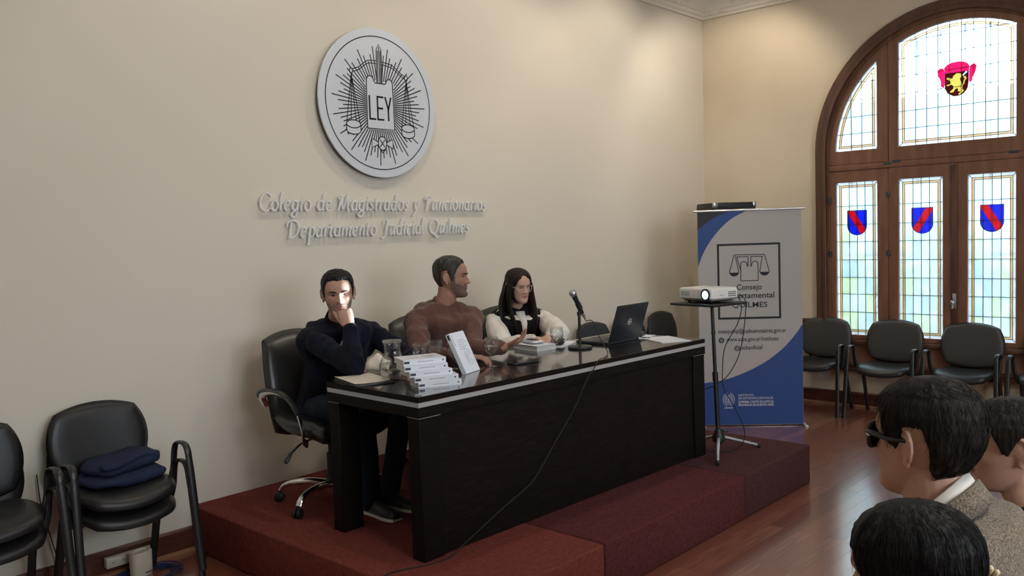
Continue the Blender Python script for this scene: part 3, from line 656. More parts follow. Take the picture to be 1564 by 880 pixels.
def make_exec(label, group):
    t = thing('office_chair', label, 'office chair', (0, 0, 0), 0, group)
    for k in range(5):
        a = 2*PI*k/5+0.95; c, s = math.cos(a), math.sin(a)
        pts = crom([(0.02*c, 0.02*s, 0.105), (0.12*c, 0.12*s, 0.118), (0.22*c, 0.22*s, 0.112), (0.28*c, 0.28*s, 0.092), (0.305*c, 0.305*s, 0.062)], 4)
        obj('base_arm', MB().tube(pts, [0.022-0.008*i/(len(pts)-1) for i in range(len(pts))], 10, [0.026-0.008*i/(len(pts)-1) for i in range(len(pts))]), MATS['chrome'], t)
        w = MB(); wx, wy = 0.312*c, 0.312*s; ax = Vector((-s, c, 0))
        m_ = Matrix((ax.cross(Vector((0, 0, 1))), Vector((0, 0, 1)), ax)).transposed()
        for e in (-0.014, 0.014): w.lathe([(0.006, -0.009), (0.022, -0.009), (0.027, -0.005), (0.027, 0.005), (0.022, 0.009), (0.006, 0.009)], 16, Vector((wx, wy, 0.0272))+ax*e, m_)
        w.tube([(wx, wy, 0.062), (wx, wy, 0.03)], 0.009, 8)
        obj('caster', w, MATS['plastic_black'], t)
    obj('gas_column', MB().lathe([(0.035, 0.09), (0.033, 0.16), (0.026, 0.165), (0.026, 0.28), (0.016, 0.285), (0.016, 0.39)], 16), MATS['plastic_black'], t)
    mech = MB().rbox((0, 0.02, 0.39), (0.18, 0.24, 0.05), 0.015, 2); mech.tube(crom([(-0.08, 0.0, 0.385), (-0.20, -0.02, 0.375), (-0.28, -0.03, 0.335)], 4), 0.006, 8); mech.tube([(-0.28, -0.03, 0.335), (-0.31, -0.032, 0.30)], [0.010, 0.013], 8, round_ends=True)
    obj('tilt_lever', mech, MATS['plastic_black'], t)
    def bseat(q): return Vector((q.x, -q.z-0.02, 0.445+q.y-0.035*max(0, q.z/0.25)**3+0.03*(q.x/0.26)**2+0.05*max(0, -q.z/0.25)**2))
    obj('seat', pillow(0.53, 0.52, 0.12, 0.4, 5, 16, bseat), MATS['leather'], t, angle=None)
    def bback(q):
        z = q.z+0.29; return Vector((q.x*(1.0-0.10*max(0, z-0.35)), 0.215+q.y+0.20*z-0.045*math.sin(z*5.2)-0.35*q.x*q.x, 0.375+z))
    obj('backrest', pillow(0.54, 0.60, 0.10, 0.55, 5, 18, bback), MATS['leather'], t, angle=None)
    for s in (-1, 1):
        p = crom([(s*0.245, 0.25, 0.56), (s*0.285, 0.22, 0.625), (s*0.30, 0.10, 0.655), (s*0.305, -0.03, 0.645), (s*0.30, -0.13, 0.585), (s*0.29, -0.165, 0.49), (s*0.27, -0.145, 0.42), (s*0.22, -0.10, 0.385)], 6)
        a = obj('armrest', MB().tube(p, 0.008, 10, 0.022, up=(0, 0, 1)), MATS['chrome'], t); a['label'] = 'curved chrome armrest'
        q = [v+Vector((s*0.002, 0, 0.014)) for v in p[4:27]]
        obj('arm_pad', MB().tube(q, 0.013, 10, 0.028, up=(0, 0, 1), round_ends=True), MATS['leather'], a)
    return t
G5 = 'black leather office chairs behind the table'
ec = make_exec('black leather office chair with chrome arms under the man in navy', G5); ec.location = (-5.27, -0.61, HP); ec.rotation_euler = (0, 0, 0.0)
dup(ec, (-4.36, -0.60, HP), -0.1, 'black leather office chair behind the man in brown', G5)
dup(ec, (-3.70, -0.585, HP), -0.80, 'black leather office chair behind the woman with long hair', G5)
# ================================================================== WALL EMBLEM AND LETTERING
EC = Vector((-4.357, 0, 2.637))
em = thing('wall_emblem', 'round silver wall emblem with scales, sword, rays and LEY tablet', 'emblem', (EC.x, 0, EC.z))
RD = 0.495
def pyl(n, r): return [(r*math.cos(2*PI*i/n), r*math.sin(2*PI*i/n)) for i in range(n)]
plate('disc', pyl(96, RD), [], fry, -0.052, -0.040, MATS['sign_alu'], em, 0.002)
plate('backing', pyl(96, RD-0.012), [], fry, -0.040, -0.036, MATS['black_print'], em)
for a in (0.8, 2.4, 4.0, 5.5): obj('spacer', MB().lathe([(0.012, 0), (0.012, 0.036)], 12, (0.3*math.cos(a), 0, 0.3*math.sin(a)), Matrix.Rotation(PI/2, 3, 'X')), MATS['alu'], em)
plate('ring_line', pyl(96, 0.4445), [pyl(96, 0.4375)[::-1]], fry, -0.0530, -0.0521, MATS['black_print'], em)
def stroke(mb, pts, w, y0=-0.0528, y1=-0.0521):
    P = [Vector((a, b)) for a, b in pts]; L, Rr = [], []
    for i, p in enumerate(P):
        t = (P[min(i+1, len(P)-1)]-P[max(i-1, 0)]).normalized(); nn = Vector((-t.y, t.x))*(w/2); L.append(p+nn); Rr.append(p-nn)
    for i in range(len(P)-1):
        mb.prism([(q.x, q.y) for q in (Rr[i], Rr[i+1], L[i+1], L[i])], fry, y0, y1)
tab_poly = [(-0.115, -0.171), (0.114, -0.171), (0.110, 0.130)]+[(0.082+0.028*math.cos(a), 0.135+0.032*math.sin(a)) for a in lin(0.2, PI*0.95, 8)]+[(0.046, 0.132), (-0.038, 0.132)]+[(-0.080+0.030*math.cos(a), 0.142+0.034*math.sin(a)) for a in lin(0.1, PI, 8)]+[(-0.112, 0.130)]
rays = MB(); rr = random.Random(3)
for i in range(76):
    a = 2*PI*(i+0.5)/76; lng = 0.395 if i % 4 == 0 else (0.345 if i % 2 else 0.30+0.03*rr.random())
    d = Vector((math.cos(a), math.sin(a))); c0 = Vector((0.0, -0.02))
    t0 = min((0.117/max(abs(d.x), 1e-6)), (0.155/max(abs(d.y), 1e-6)))+0.002
    if d.y > 0.75: t0 += 0.012
    if abs(d.x) < 0.12 and d.y > 0: continue
    p0, p1 = c0+d*t0, c0+d*lng
    if abs(p0.x) < 0.115 and -0.168 < p0.y < 0.13: p0 = c0+d*(t0+0.02)
    stroke(rays, [p0, p1], 0.0075)
obj('ray_lines', rays, MATS['black_print'], em, smooth=False)
tl = MB(); stroke(tl, tab_poly+[tab_poly[0]], 0.007, -0.0545, -0.0535)
plate('tablet', tab_poly, [], fry, -0.0535, -0.0521, MATS['sign_alu'], em)
obj('tablet_outline', tl, MATS['black_print'], em, smooth=False)
sw = MB()
for pts in ([(-0.022, 0.134), (-0.017, 0.355), (0.005, 0.392), (0.025, 0.357), (0.022, 0.134)], [(0.003, 0.134), (0.005, 0.375)], [(-0.012, 0.134), (-0.007, 0.35)], [(0.013, 0.134), (0.016, 0.35)]): stroke(sw, pts, 0.0068)
obj('sword_lines', sw, MATS['black_print'], em, smooth=False)
bm_ = MB(); beam = [p.to_2d() for p in crom([Vector((x, z, 0)) for x, z in ((-0.222, 0.186), (-0.165, 0.208), (-0.095, 0.255), (-0.022, 0.262))], 5)]
beam2 = [p.to_2d() for p in crom([Vector((x, z, 0)) for x, z in ((0.027, 0.260), (0.115, 0.246), (0.18, 0.205), (0.228, 0.182))], 5)]
for b, cx_ in ((beam, -0.231), (beam2, 0.235)):
    bm_ = MB(); stroke(bm_, b, 0.0062); stroke(bm_, [(p[0], p[1]+0.018) for p in b], 0.0062)
    stroke(bm_, [(cx_+0.014*math.cos(a), 0.192+0.017*math.sin(a)) for a in lin(0, 2*PI, 14)], 0.0062)
    obj('balance_arm_line', bm_, MATS['black_print'], em, smooth=False)
for cx_, tx in ((-0.229, -0.231), (0.235, 0.235)):
    pm = MB()
    for dx, dz in ((-0.055, -0.15), (-0.018, -0.13), (0.022, -0.13), (0.055, -0.15)): stroke(pm, [(tx, 0.175), (cx_+dx, dz)], 0.006)
    plate('scale_pan', [(cx_+0.057*math.cos(a), -0.152+0.026*math.sin(a)) for a in lin(0, PI, 12)]+[(cx_+0.057*math.cos(a), -0.193+0.026*math.sin(a)) for a in lin(PI, 2*PI, 12)], [], fry, -0.0536, -0.0529, MATS['sign_alu'], em)
    stroke(pm, [(cx_+0.057*math.cos(a), -0.152+0.026*math.sin(a)) for a in lin(0, 2*PI, 20)], 0.007, -0.0545, -0.0537)
    stroke(pm, [(cx_-0.057, -0.152), (cx_-0.057, -0.193)]+[(cx_+0.057*math.cos(a), -0.193+0.026*math.sin(a)) for a in lin(PI, 2*PI, 12)]+[(cx_+0.057, -0.152)], 0.007, -0.0545, -0.0537)
    obj('scale_pan_lines', pm, MATS['black_print'], em, smooth=False)
plate('ribbon_knot', [(0.004+0.036*math.cos(a), -0.266+0.046*math.sin(a)) for a in lin(0, 2*PI*19/20, 19)], [], fry, -0.0536, -0.0529, MATS['sign_alu'], em)
for s in (-1, 1): plate('ribbon_loop', [(0.004+s*0.036, -0.258), (0.004+s*0.088, -0.237), (0.004+s*0.092, -0.298), (0.004+s*0.036, -0.276)], [], fry, -0.0536, -0.0529, MATS['sign_alu'], em)
rb = MB(); stroke(rb, [(0.004+0.036*math.cos(a), -0.266+0.046*math.sin(a)) for a in lin(0, 2*PI, 20)], 0.0075, -0.0545, -0.0537)
for s in (-1, 1):
    stroke(rb, [(0.004+s*0.036, -0.258), (0.004+s*0.088, -0.237), (0.004+s*0.092, -0.298), (0.004+s*0.036, -0.276)], 0.0075, -0.0545, -0.0537); stroke(rb, [(0.004-s*0.02, -0.29), (0.004+s*0.02, -0.242)], 0.007, -0.0545, -0.0537)
stroke(rb, [(-0.018, -0.306), (0.004, -0.33), (0.026, -0.306)], 0.0075, -0.0545, -0.0537)
obj('ribbon_lines', rb, MATS['black_print'], em, smooth=False)
def letter_L(x, z, h, w): return [[(x, z+h), (x, z), (x+w, z)]]
lm = MB(); LZ, LH = -0.108, 0.150
for pts in ([(-0.092, LZ+LH), (-0.092, LZ), (-0.045, LZ)], [(0.022, LZ+LH), (-0.025, LZ+LH), (-0.025, LZ), (0.022, LZ)], [(-0.025, LZ+LH/2), (0.016, LZ+LH/2)], [(0.042, LZ+LH), (0.066, LZ+LH*0.46), (0.090, LZ+LH)], [(0.066, LZ+LH*0.48), (0.066, LZ)]):
    for i in range(len(pts)-1): 
        a, b = Vector(pts[i]), Vector(pts[i+1]); d = (b-a).normalized()*0.005; stroke(lm, [a-d, b+d], 0.013, -0.0545, -0.0535)
obj('tablet_letters', lm, MATS['black_print'], em, smooth=False)['label'] = 'black letters LEY'

# chancery lettering: every glyph is pen strokes drawn with a broad slanted nib (unit = x-height, baseline 0)
def arcp(cx, cy, rx, ry, a0, a1, n=14): return [(cx+rx*math.cos(math.radians(a0+(a1-a0)*i/n)), cy+ry*math.sin(math.radians(a0+(a1-a0)*i/n))) for i in range(n+1)]
A_ = arcp(0.36, 0.5, 0.34, 0.5, 60, 330, 16)
G = {
 'C': (1.15, [arcp(0.72, 0.85, 0.62, 0.90, 40, 330, 22)]),
 'o': (0.86, [arcp(0.42, 0.5, 0.34, 0.5, 100, 460, 22)]),
 'l': (0.46, [[(0.40, 1.72), (0.26, 1.78), (0.16, 1.6), (0.12, 0.22), (0.2, 0.02), (0.36, 0.1)]]),
 'e': (0.76, [[(0.12, 0.5), (0.45, 0.6), (0.58, 0.8), (0.46, 0.98), (0.28, 0.94), (0.1, 0.62), (0.1, 0.28), (0.26, 0.02), (0.46, 0.04), (0.62, 0.2)]]),
 'g': (0.84, [arcp(0.36, 0.5, 0.3, 0.48, 50, 340, 16), [(0.70, 0.98), (0.66, 0.4), (0.62, -0.35), (0.4, -0.66), (0.12, -0.62), (0.02, -0.42), (0.14, -0.22), (0.40, -0.1), (0.64, 0.02)]]),
 'i': (0.44, [[(0.06, 0.86), (0.18, 0.98), (0.2, 0.84), (0.18, 0.16), (0.26, 0.01), (0.40, 0.12)], [(0.20, 1.30), (0.28, 1.40)]]),
 'd': (0.90, [arcp(0.36, 0.5, 0.3, 0.49, 50, 335, 16), [(0.92, 1.72), (0.76, 1.78), (0.68, 1.55), (0.66, 0.18), (0.74, 0.01), (0.86, 0.1)]]),
 'M': (1.62, [[(0.02, 0.02), (0.14, 0.0), (0.28, 0.5), (0.40, 1.45), (0.26, 1.62), (0.10, 1.45), (0.16, 1.2)], [(0.40, 1.55), (0.66, 0.12), (1.16, 1.6)], [(1.16, 1.6), (1.24, 0.4), (1.32, 0.04), (1.5, 0.1)]]),
 'a': (0.86, [arcp(0.36, 0.5, 0.3, 0.49, 50, 335, 16), [(0.68, 0.98), (0.65, 0.5), (0.64, 0.14), (0.72, 0.01), (0.84, 0.12)]]),
 's': (0.62, [[(0.50, 0.88), (0.34, 0.99), (0.16, 0.86), (0.2, 0.64), (0.42, 0.42), (0.42, 0.14), (0.24, 0.0), (0.04, 0.1)]]),
 't': (0.54, [[(0.26, 1.34), (0.20, 0.8), (0.18, 0.2), (0.28, 0.01), (0.46, 0.12)], [(0.02, 0.96), (0.46, 0.98)]]),
 'r': (0.60, [[(0.06, 0.86), (0.17, 0.98), (0.18, 0.6), (0.16, 0.0)], [(0.18, 0.62), (0.36, 0.94), (0.52, 0.98), (0.58, 0.84)]]),
 'y': (0.86, [[(0.06, 0.86), (0.16, 0.98), (0.22, 0.7), (0.36, 0.08)], [(0.74, 0.98), (0.64, 0.66), (0.40, -0.1), (0.16, -0.58), (-0.06, -0.62)]]),
 'F': (1.05, [[(0.22, 0.0), (0.42, 0.02), (0.44, 0.8), (0.46, 1.56)], [(0.14, 1.2), (0.16, 1.5), (0.4, 1.66), (1.0, 1.58), (1.06, 1.74)], [(0.45, 0.86), (0.84, 0.88)]]),
 'u': (0.92, [[(0.06, 0.86), (0.17, 0.98), (0.18, 0.26), (0.28, 0.02), (0.5, 0.18), (0.68, 0.6)], [(0.72, 0.98), (0.69, 0.3), (0.74, 0.02), (0.90, 0.12)]]),
 'n': (0.90, [[(0.06, 0.86), (0.17, 0.98), (0.18, 0.5), (0.16, 0.0)], [(0.18, 0.5), (0.40, 0.88), (0.58, 0.98), (0.66, 0.84), (0.64, 0.18), (0.72, 0.01), (0.86, 0.12)]]),
 'c': (0.70, [arcp(0.38, 0.5, 0.32, 0.5, 48, 318, 18)]),
 'D': (1.50, [[(0.44, 1.55), (0.40, 0.8), (0.34, 0.04), (0.2, 0.0)], [(0.0, 1.1), (0.06, 1.5), (0.5, 1.74), (1.05, 1.6), (1.32, 1.05), (1.2, 0.4), (0.8, 0.04), (0.2, 0.02)]]),
 'p': (0.92, [[(0.08, 0.86), (0.22, 1.0), (0.24, 0.4), (0.2, -0.72)], [(0.04, -0.74), (0.36, -0.72)], arcp(0.46, 0.52, 0.34, 0.48, 150, -150, 16)]),
 'm': (1.32, [[(0.06, 0.86), (0.17, 0.98), (0.18, 0.5), (0.16, 0.0)], [(0.18, 0.5), (0.38, 0.88), (0.54, 0.98), (0.61, 0.84), (0.6, 0.0)], [(0.61, 0.5), (0.82, 0.88), (0.98, 0.98), (1.06, 0.84), (1.04, 0.18), (1.12, 0.01), (1.26, 0.12)]]),
 'J': (0.96, [[(0.20, 1.2), (0.24, 1.52), (0.46, 1.68), (0.66, 1.6), (0.62, 0.8), (0.5, -0.1), (0.24, -0.36), (0.0, -0.26)]]),
 'Q': (1.52, [arcp(0.74, 0.85, 0.62, 0.85, 100, 460, 26), [(0.62, 0.02), (0.9, -0.1), (1.2, -0.42), (1.56, -0.40)]]),
}
def sm2(pts, n=4): return [(p.x, p.y) for p in crom([Vector((a, b, 0)) for a, b in pts], n)]
def nib(mb, pts, h, x0, z0, slant=0.13, nw=0.15, ang=42, y0=-0.030, y1=-0.016, sx=1.0):
    P = sm2(pts, 4) if 2 < len(pts) < 12 else list(pts)
    if len(P) == 2: P = [P[0], ((P[0][0]+P[1][0])/2, (P[0][1]+P[1][1])/2), P[1]]
    nx, nz = math.cos(math.radians(ang))*nw/2, math.sin(math.radians(ang))*nw/2; th = 0.035
    ring = []
    for i, (a, b) in enumerate(P):
        t = Vector((P[min(i+1, len(P)-1)][0]-P[max(i-1, 0)][0], P[min(i+1, len(P)-1)][1]-P[max(i-1, 0)][1]))
        t = t.normalized() if t.length > 1e-6 else Vector((1, 0)); n_ = Vector((-t.y, t.x))
        w = abs(n_.x*nx+n_.y*nz)+th
        o1, o2 = Vector((a, b))+n_*w, Vector((a, b))-n_*w
        f = lambda q: (x0+(q.x+slant*q.y)*h*sx, z0+q.y*h)
        u1, u2 = f(o1), f(o2)
        ring.append([(u1[0], y0, u1[1]), (u2[0], y0, u2[1]), (u2[0], y1, u2[1]), (u1[0], y1, u1[1])])
    mb.loft(ring)
def lettering(txt, x0, x1, z, h, label):
    t = thing('wall_lettering', label, 'lettering', (x0, 0, z), 0, 'silver lettering on the back wall')
    tot = sum(0.62 if c == ' ' else G[c][0]+0.06 for c in txt); sx = (x1-x0)/(tot*h); x = 0
    for c in txt:
        if c == ' ': x += 0.62*h*sx; continue
        mb = MB()
        for k_, st in enumerate(G[c][1]): nib(mb, st, h, x, 0, sx=sx, y0=-0.030-0.0006*k_)
        for st in G[c][1][:1]:
            a, b = st[len(st)//2]; mb.tube([(x+(a+0.13*b)*h*sx, -0.017, b*h), (x+(a+0.13*b)*h*sx, 0, b*h)], 0.003, 6)
        obj('letter', mb, MATS['letter_alu'], t, smooth=False); x += (G[c][0]+0.06)*h*sx
lettering('Colegio de Magistrados y Funcionarios', -5.295, -3.345, 1.924, 0.060, 'upper line of silver italic wall letters, Colegio de Magistrados y Funcionarios')
lettering('Departamento Judicial Quilmes', -5.115, -3.535, 1.757, 0.060, 'lower line of silver italic wall letters, Departamento Judicial Quilmes')

# ================================================================== ROLL-UP BANNER
BW, BH = 0.875, 1.875
ba = math.atan2(-0.79267, 0.60966)
bn = thing('rollup_banner', 'blue and grey roll-up banner with scales logo in a black square', 'banner', (-1.529, -0.791, 0), ba)
# local: x to the right across the sheet, front towards -y, z up
def bfr(u, v, w): return (u, w, v)
obj('sheet', MB().box2((0, 0, 0.012), (BW, 0.001, BH)), MATS['banner_sheet'], bn, smooth=False)
obj('top_rail', MB().tube([(-0.035, 0, BH), (BW+0.035, 0, BH)], 0.009, 10), MATS['steel'], bn)
obj('base', MB().rbox((BW/2, 0.052, 0.024), (BW-0.01, 0.095, 0.046), 0.012, 3), MATS['steel'], bn)
for s in (0.02, BW+0.012):
    obj('foot', MB().rbox((s, 0.03, 0.006), (0.03, 0.20, 0.010), 0.003, 1), MATS['alu'], bn)
obj('pole', MB().tube([(BW/2, 0.03, 0.03), (BW/2, 0.012, BH)], 0.009, 8), MATS['steel_black'], bn)
def arc3(pts, n=6): return [(p.x, p.y) for p in crom([Vector((a, b, 0)) for a, b in pts], n)]
def flat(name, poly, m, d=0.0006, holes=(), lab=None):
    o = plate(name, poly, [h[::-1] for h in holes], bfr, -d, -d+0.0004, MATS[m], bn)
    if lab: o['label'] = lab
    return o
b_arc = arc3([(0.002, 1.40), (0.045, 1.51), (0.118, 1.63), (0.209, 1.736), (0.299, 1.809), (0.414, 1.868)])
k_arc = arc3([(0.002, 1.716), (0.067, 1.767), (0.139, 1.815), (0.255, 1.867)])
flat('blue_swoosh', b_arc+[(0.255, 1.868)]+k_arc[::-1], 'banner_blue', lab='blue printed swoosh in upper corner')
flat('black_corner', k_arc+[(0.002, 1.868)], 'banner_black', lab='black printed upper corner')
l_arc = arc3([(0.0005, 0.378), (0.043, 0.383), (0.209, 0.409), (0.368, 0.463), (0.526, 0.540), (0.636, 0.614), (0.732, 0.697), (0.82, 0.80), (BW-0.001, 0.88)])
flat('blue_field', [(0.0005, 0.013)]+[(BW-0.001, 0.013)]+l_arc[::-1], 'banner_blue', lab='blue printed lower field')
flat('square_frame', [(0.163, 0.935), (0.697, 0.935), (0.697, 1.590), (0.163, 1.590)], 'banner_print', 0.0008, [[(0.181, 0.953), (0.679, 0.953), (0.679, 1.572), (0.181, 1.572)]], 'black square frame line')
def bstroke(mb, pts, w=0.0065, d=0.0010):
    P = [Vector(p) for p in pts]
    for i in range(len(P)-1):
        a, b = P[i], P[i+1]; t = (b-a).normalized(); n_ = Vector((-t.y, t.x))*w/2; a2, b2 = a-t*w*0.4, b+t*w*0.4
        mb.prism([tuple(q) for q in (a2-n_, b2-n_, b2+n_, a2+n_)], bfr, -d, -d+0.0004)
ic = MB()
bstroke(ic, [(0.424, 1.392), (0.424, 1.475), (0.330, 1.475), (0.365, 1.345)]); bstroke(ic, [(0.448, 1.392), (0.448, 1.475), (0.545, 1.473), (0.522, 1.345)])
bstroke(ic, [(0.267, 1.347), (0.306, 1.488), (0.318, 1.493), (0.555, 1.490), (0.565, 1.485), (0.602, 1.344)]); bstroke(ic, [(0.30, 1.493), (0.345, 1.345)] if False else [(0.318, 1.478), (0.345, 1.347)])
for cx_ in (0.306, 0.562): bstroke(ic, [(cx_-0.039, 1.347)]+[(cx_+0.039*math.cos(a), 1.347+0.036*math.sin(a)) for a in lin(PI, 2*PI, 12)])
bstroke(ic, [(0.424, 1.392), (0.418, 1.392), (0.414, 1.405)]+[(0.388+0.026*math.cos(a), 1.410+0.024*math.sin(a)) for a in lin(0, PI, 8)]+[(0.362, 1.267), (0.508, 1.267)]+[(0.482+0.026*math.cos(a), 1.410+0.024*math.sin(a)) for a in lin(0, PI, 8)]+[(0.456, 1.405), (0.452, 1.392), (0.448, 1.392)])
obj('scales_icon', ic, MATS['banner_print'], bn, smooth=False)['label'] = 'line drawing of scales and tablet'
for cx_ in (0.306, 0.562): flat('scale_pan', [(cx_+0.039*math.cos(a), 1.340+0.032*math.sin(a)) for a in lin(PI, 2*PI, 12)], 'banner_print', 0.0010)
def btext(name, s, x0, x1, z, hgt, m, bold=0.0, lab=None, d=0.0012):
    me = text_mesh(s, 1.0, extrude=0.0002, offset=bold)
    xs = [v.co.x for v in me.vertices]; mn, mx = min(xs), max(xs)
    for v in me.vertices: v.co = Vector((x0+(v.co.x-mn)*(x1-x0)/(mx-mn), -d-v.co.z, z+v.co.y*hgt))
    o = link(name, me, MATS[m], bn)
    if lab: o['label'] = lab
btext('title_text', 'Consejo', 0.325, 0.538, 1.190, 0.068, 'banner_print', 0.012, 'printed word Consejo')
btext('title_text', 'Departamental', 0.205, 0.642, 1.118, 0.068, 'banner_print', 0.012, 'printed word Departamental')
btext('title_text', 'QUILMES', 0.283, 0.583, 1.037, 0.066, 'banner_print', 0.010, 'bold printed word QUILMES')
btext('contact_text', 'insesjudiql@jusbuenosaires.gov.ar', 0.162, 0.738, 0.815, 0.052, 'banner_print', 0.010, 'printed mail address')
btext('contact_text', 'www.scba.gov.ar/instituto', 0.229, 0.672, 0.744, 0.052, 'banner_print', 0.010, 'printed web address')
btext('contact_text', 'scbaoficial', 0.359, 0.533, 0.671, 0.052, 'banner_print', 0.010, 'printed account name')
for i, (cx_, cz) in enumerate(((0.120, 0.824), (0.187, 0.754), (0.321, 0.682))):
    c = [(cx_+0.021*math.cos(a), cz+0.021*math.sin(a)) for a in lin(0, 2*PI*23/24, 23)]
    if i == 0:
        flat('contact_icon', c, 'banner_print', 0.0010, [[(cx_-0.004, cz-0.013), (cx_+0.004, cz-0.013), (cx_+0.004, cz+0.004), (cx_-0.004, cz+0.004)], [(cx_-0.004, cz+0.008), (cx_+0.004, cz+0.008), (cx_+0.004, cz+0.014), (cx_-0.004, cz+0.014)]])
    else:
        im = MB(); bstroke(im, c+[c[0]], 0.006)
        for rr_ in ((0.011, 0.017) if i == 1 else (0.012, 0.012)): bstroke(im, [(cx_+rr_*math.cos(a), cz+rr_*(1.0 if i == 2 else 1.1)*math.sin(a)) for a in lin(0, 2*PI, 12)], 0.003)
        bstroke(im, [(cx_-0.019, cz), (cx_+0.019, cz)], 0.003)
        if i == 1: bstroke(im, [(cx_, cz-0.019), (cx_, cz+0.019)], 0.003)
        obj('contact_icon', im, MATS['banner_print'], bn, smooth=False)
btext('institute_text', 'INSTITUTO', 0.324, 0.454, 0.262, 0.026, 'banner_white', 0.0)
btext('institute_text', 'DE ESTUDIOS JUDICIALES', 0.324, 0.620, 0.235, 0.028, 'banner_white', 0.0)
btext('institute_text', 'Suprema Corte de Justicia'.upper(), 0.324, 0.624, 0.203, 0.026, 'banner_white', 0.02)
btext('institute_text', 'Provincia de Buenos Aires'.upper(), 0.324, 0.624, 0.176, 0.026, 'banner_white', 0.02)
lg = MB(); cx_, cz = 0.241, 0.233
for s in (-1, 1):
    for k in range(9):
        a = math.radians(-70+k*17); px_, pz_ = cx_+s*0.046*math.cos(a), cz+0.056*math.sin(a); dx, dz = s*0.013*math.cos(a+0.9), 0.016*math.sin(a+0.9)
        lg.prism([(px_-dx*0.3+dz*0.25, pz_-dz*0.3-dx*0.25), (px_+dx, pz_+dz), (px_-dx*0.3-dz*0.25, pz_-dz*0.3+dx*0.25)], bfr, -0.0010, -0.0006)
for i in range(24):
    pass
bstroke(lg, [(cx_+0.032*math.cos(a), cz+0.042*math.sin(a)) for a in lin(0, 2*PI, 24)], 0.004)
for k in range(5): bstroke(lg, [(cx_-0.026+0.002*abs(k-2), cz-0.024+0.012*k), (cx_+0.026-0.002*abs(k-2), cz-0.024+0.012*k)], 0.0035)
bstroke(lg, [(cx_, cz-0.03), (cx_, cz+0.035)], 0.004); bstroke(lg, [(cx_-0.035, cz-0.072), (cx_+0.035, cz-0.072)], 0.006)
obj('institute_crest', lg, MATS['banner_white'], bn, smooth=False)['label'] = 'small white oval crest with laurel'
# ================================================================== THINGS ON THE TABLE
ZT = HP+TH
def on_table(name, label, cat, x, y, rz=0, group=None): return thing(name, label, cat, (x, y, ZT), rz, group)
# water carafe
cf = on_table('water_carafe', 'glass carafe half full of water at the table end', 'carafe', -5.337, -1.269)
cp = [(0.0, 0.0), (0.045, 0.0), (0.050, 0.006), (0.064, 0.035), (0.069, 0.065), (0.066, 0.088), (0.056, 0.112), (0.046, 0.130), (0.043, 0.150), (0.043, 0.178), (0.047, 0.198), (0.049, 0.202), (0.046, 0.201), (0.040, 0.178), (0.040, 0.150), (0.043, 0.131), (0.053, 0.111), (0.063, 0.087), (0.066, 0.065), (0.061, 0.036), (0.046, 0.010), (0.0, 0.008)]
obj('vessel', MB().lathe([(max(r, 0.0005), z) for r, z in cp], 32), MATS['glass'], cf, angle=None)
obj('water', MB().lathe([(0.0005, 0.009), (0.045, 0.0105), (0.060, 0.036), (0.065, 0.065), (0.0625, 0.086), (0.0005, 0.086)], 28), MATS['water'], cf)
rim = MB().lathe([(0.044, 0.192), (0.0495, 0.192), (0.0505, 0.199), (0.048, 0.203), (0.044, 0.201)], 28); rim.box((0, 0, 0), (0.0001, 0.0001, 0.0001)) if False else None
obj('rim', rim, MATS['glass'], cf)
# goblets
GG = 'stemmed water glasses on the table'
def make_goblet(x, y, lab, water, h=1.0, sw=1.0):
    t = on_table('wine_glass', lab, 'glass', x, y, 0, GG)
    pr_ = [(0.0005, 0.0), (0.034, 0.0), (0.035, 0.002), (0.012, 0.006), (0.005, 0.012), (0.0045, 0.045), (0.006, 0.058), (0.018, 0.070), (0.034, 0.086), (0.040, 0.105), (0.0395, 0.130), (0.036, 0.160), (0.0345, 0.160), (0.038, 0.130), (0.0385, 0.105), (0.0325, 0.088), (0.016, 0.073), (0.0005, 0.067)]
    obj('bowl', MB().lathe([(r*sw, z*h) for r, z in pr_[6:]], 28), MATS['glass'], t, angle=None); obj('stem', MB().lathe([(0.0045, 0.010), (0.0045, 0.045), (0.006, 0.058*h), (0.002, 0.066*h)], 14), MATS['glass'], t); obj('foot', MB().lathe(pr_[:5]+[(0.0005, 0.012)], 28), MATS['glass'], t)
    if water: obj('water', MB().lathe([(0.0005, 0.068*h), (0.016*sw, 0.0735*h), (0.032*sw, 0.0885*h), (0.0375*sw, 0.105*h), (0.0375*sw, water*h), (0.0005, water*h)], 24), MATS['water'], t)
make_goblet(-4.752, -1.396, 'stemmed glass alone before the hand of the man in brown', 0.112)
make_goblet(-4.165, -1.368, 'stemmed glass beside the microphone foot', 0.100, 0.97)
make_goblet(-5.000, -1.215, 'stemmed glass behind the books, nearest the leaning book', 0, 1.0, 1.05)
make_goblet(-5.085, -1.19, 'stemmed glass behind the books, nearest the carafe', 0, 0.95)
make_goblet(-4.925, -1.285, 'stemmed glass half hidden behind the leaning book', 0, 0.97)
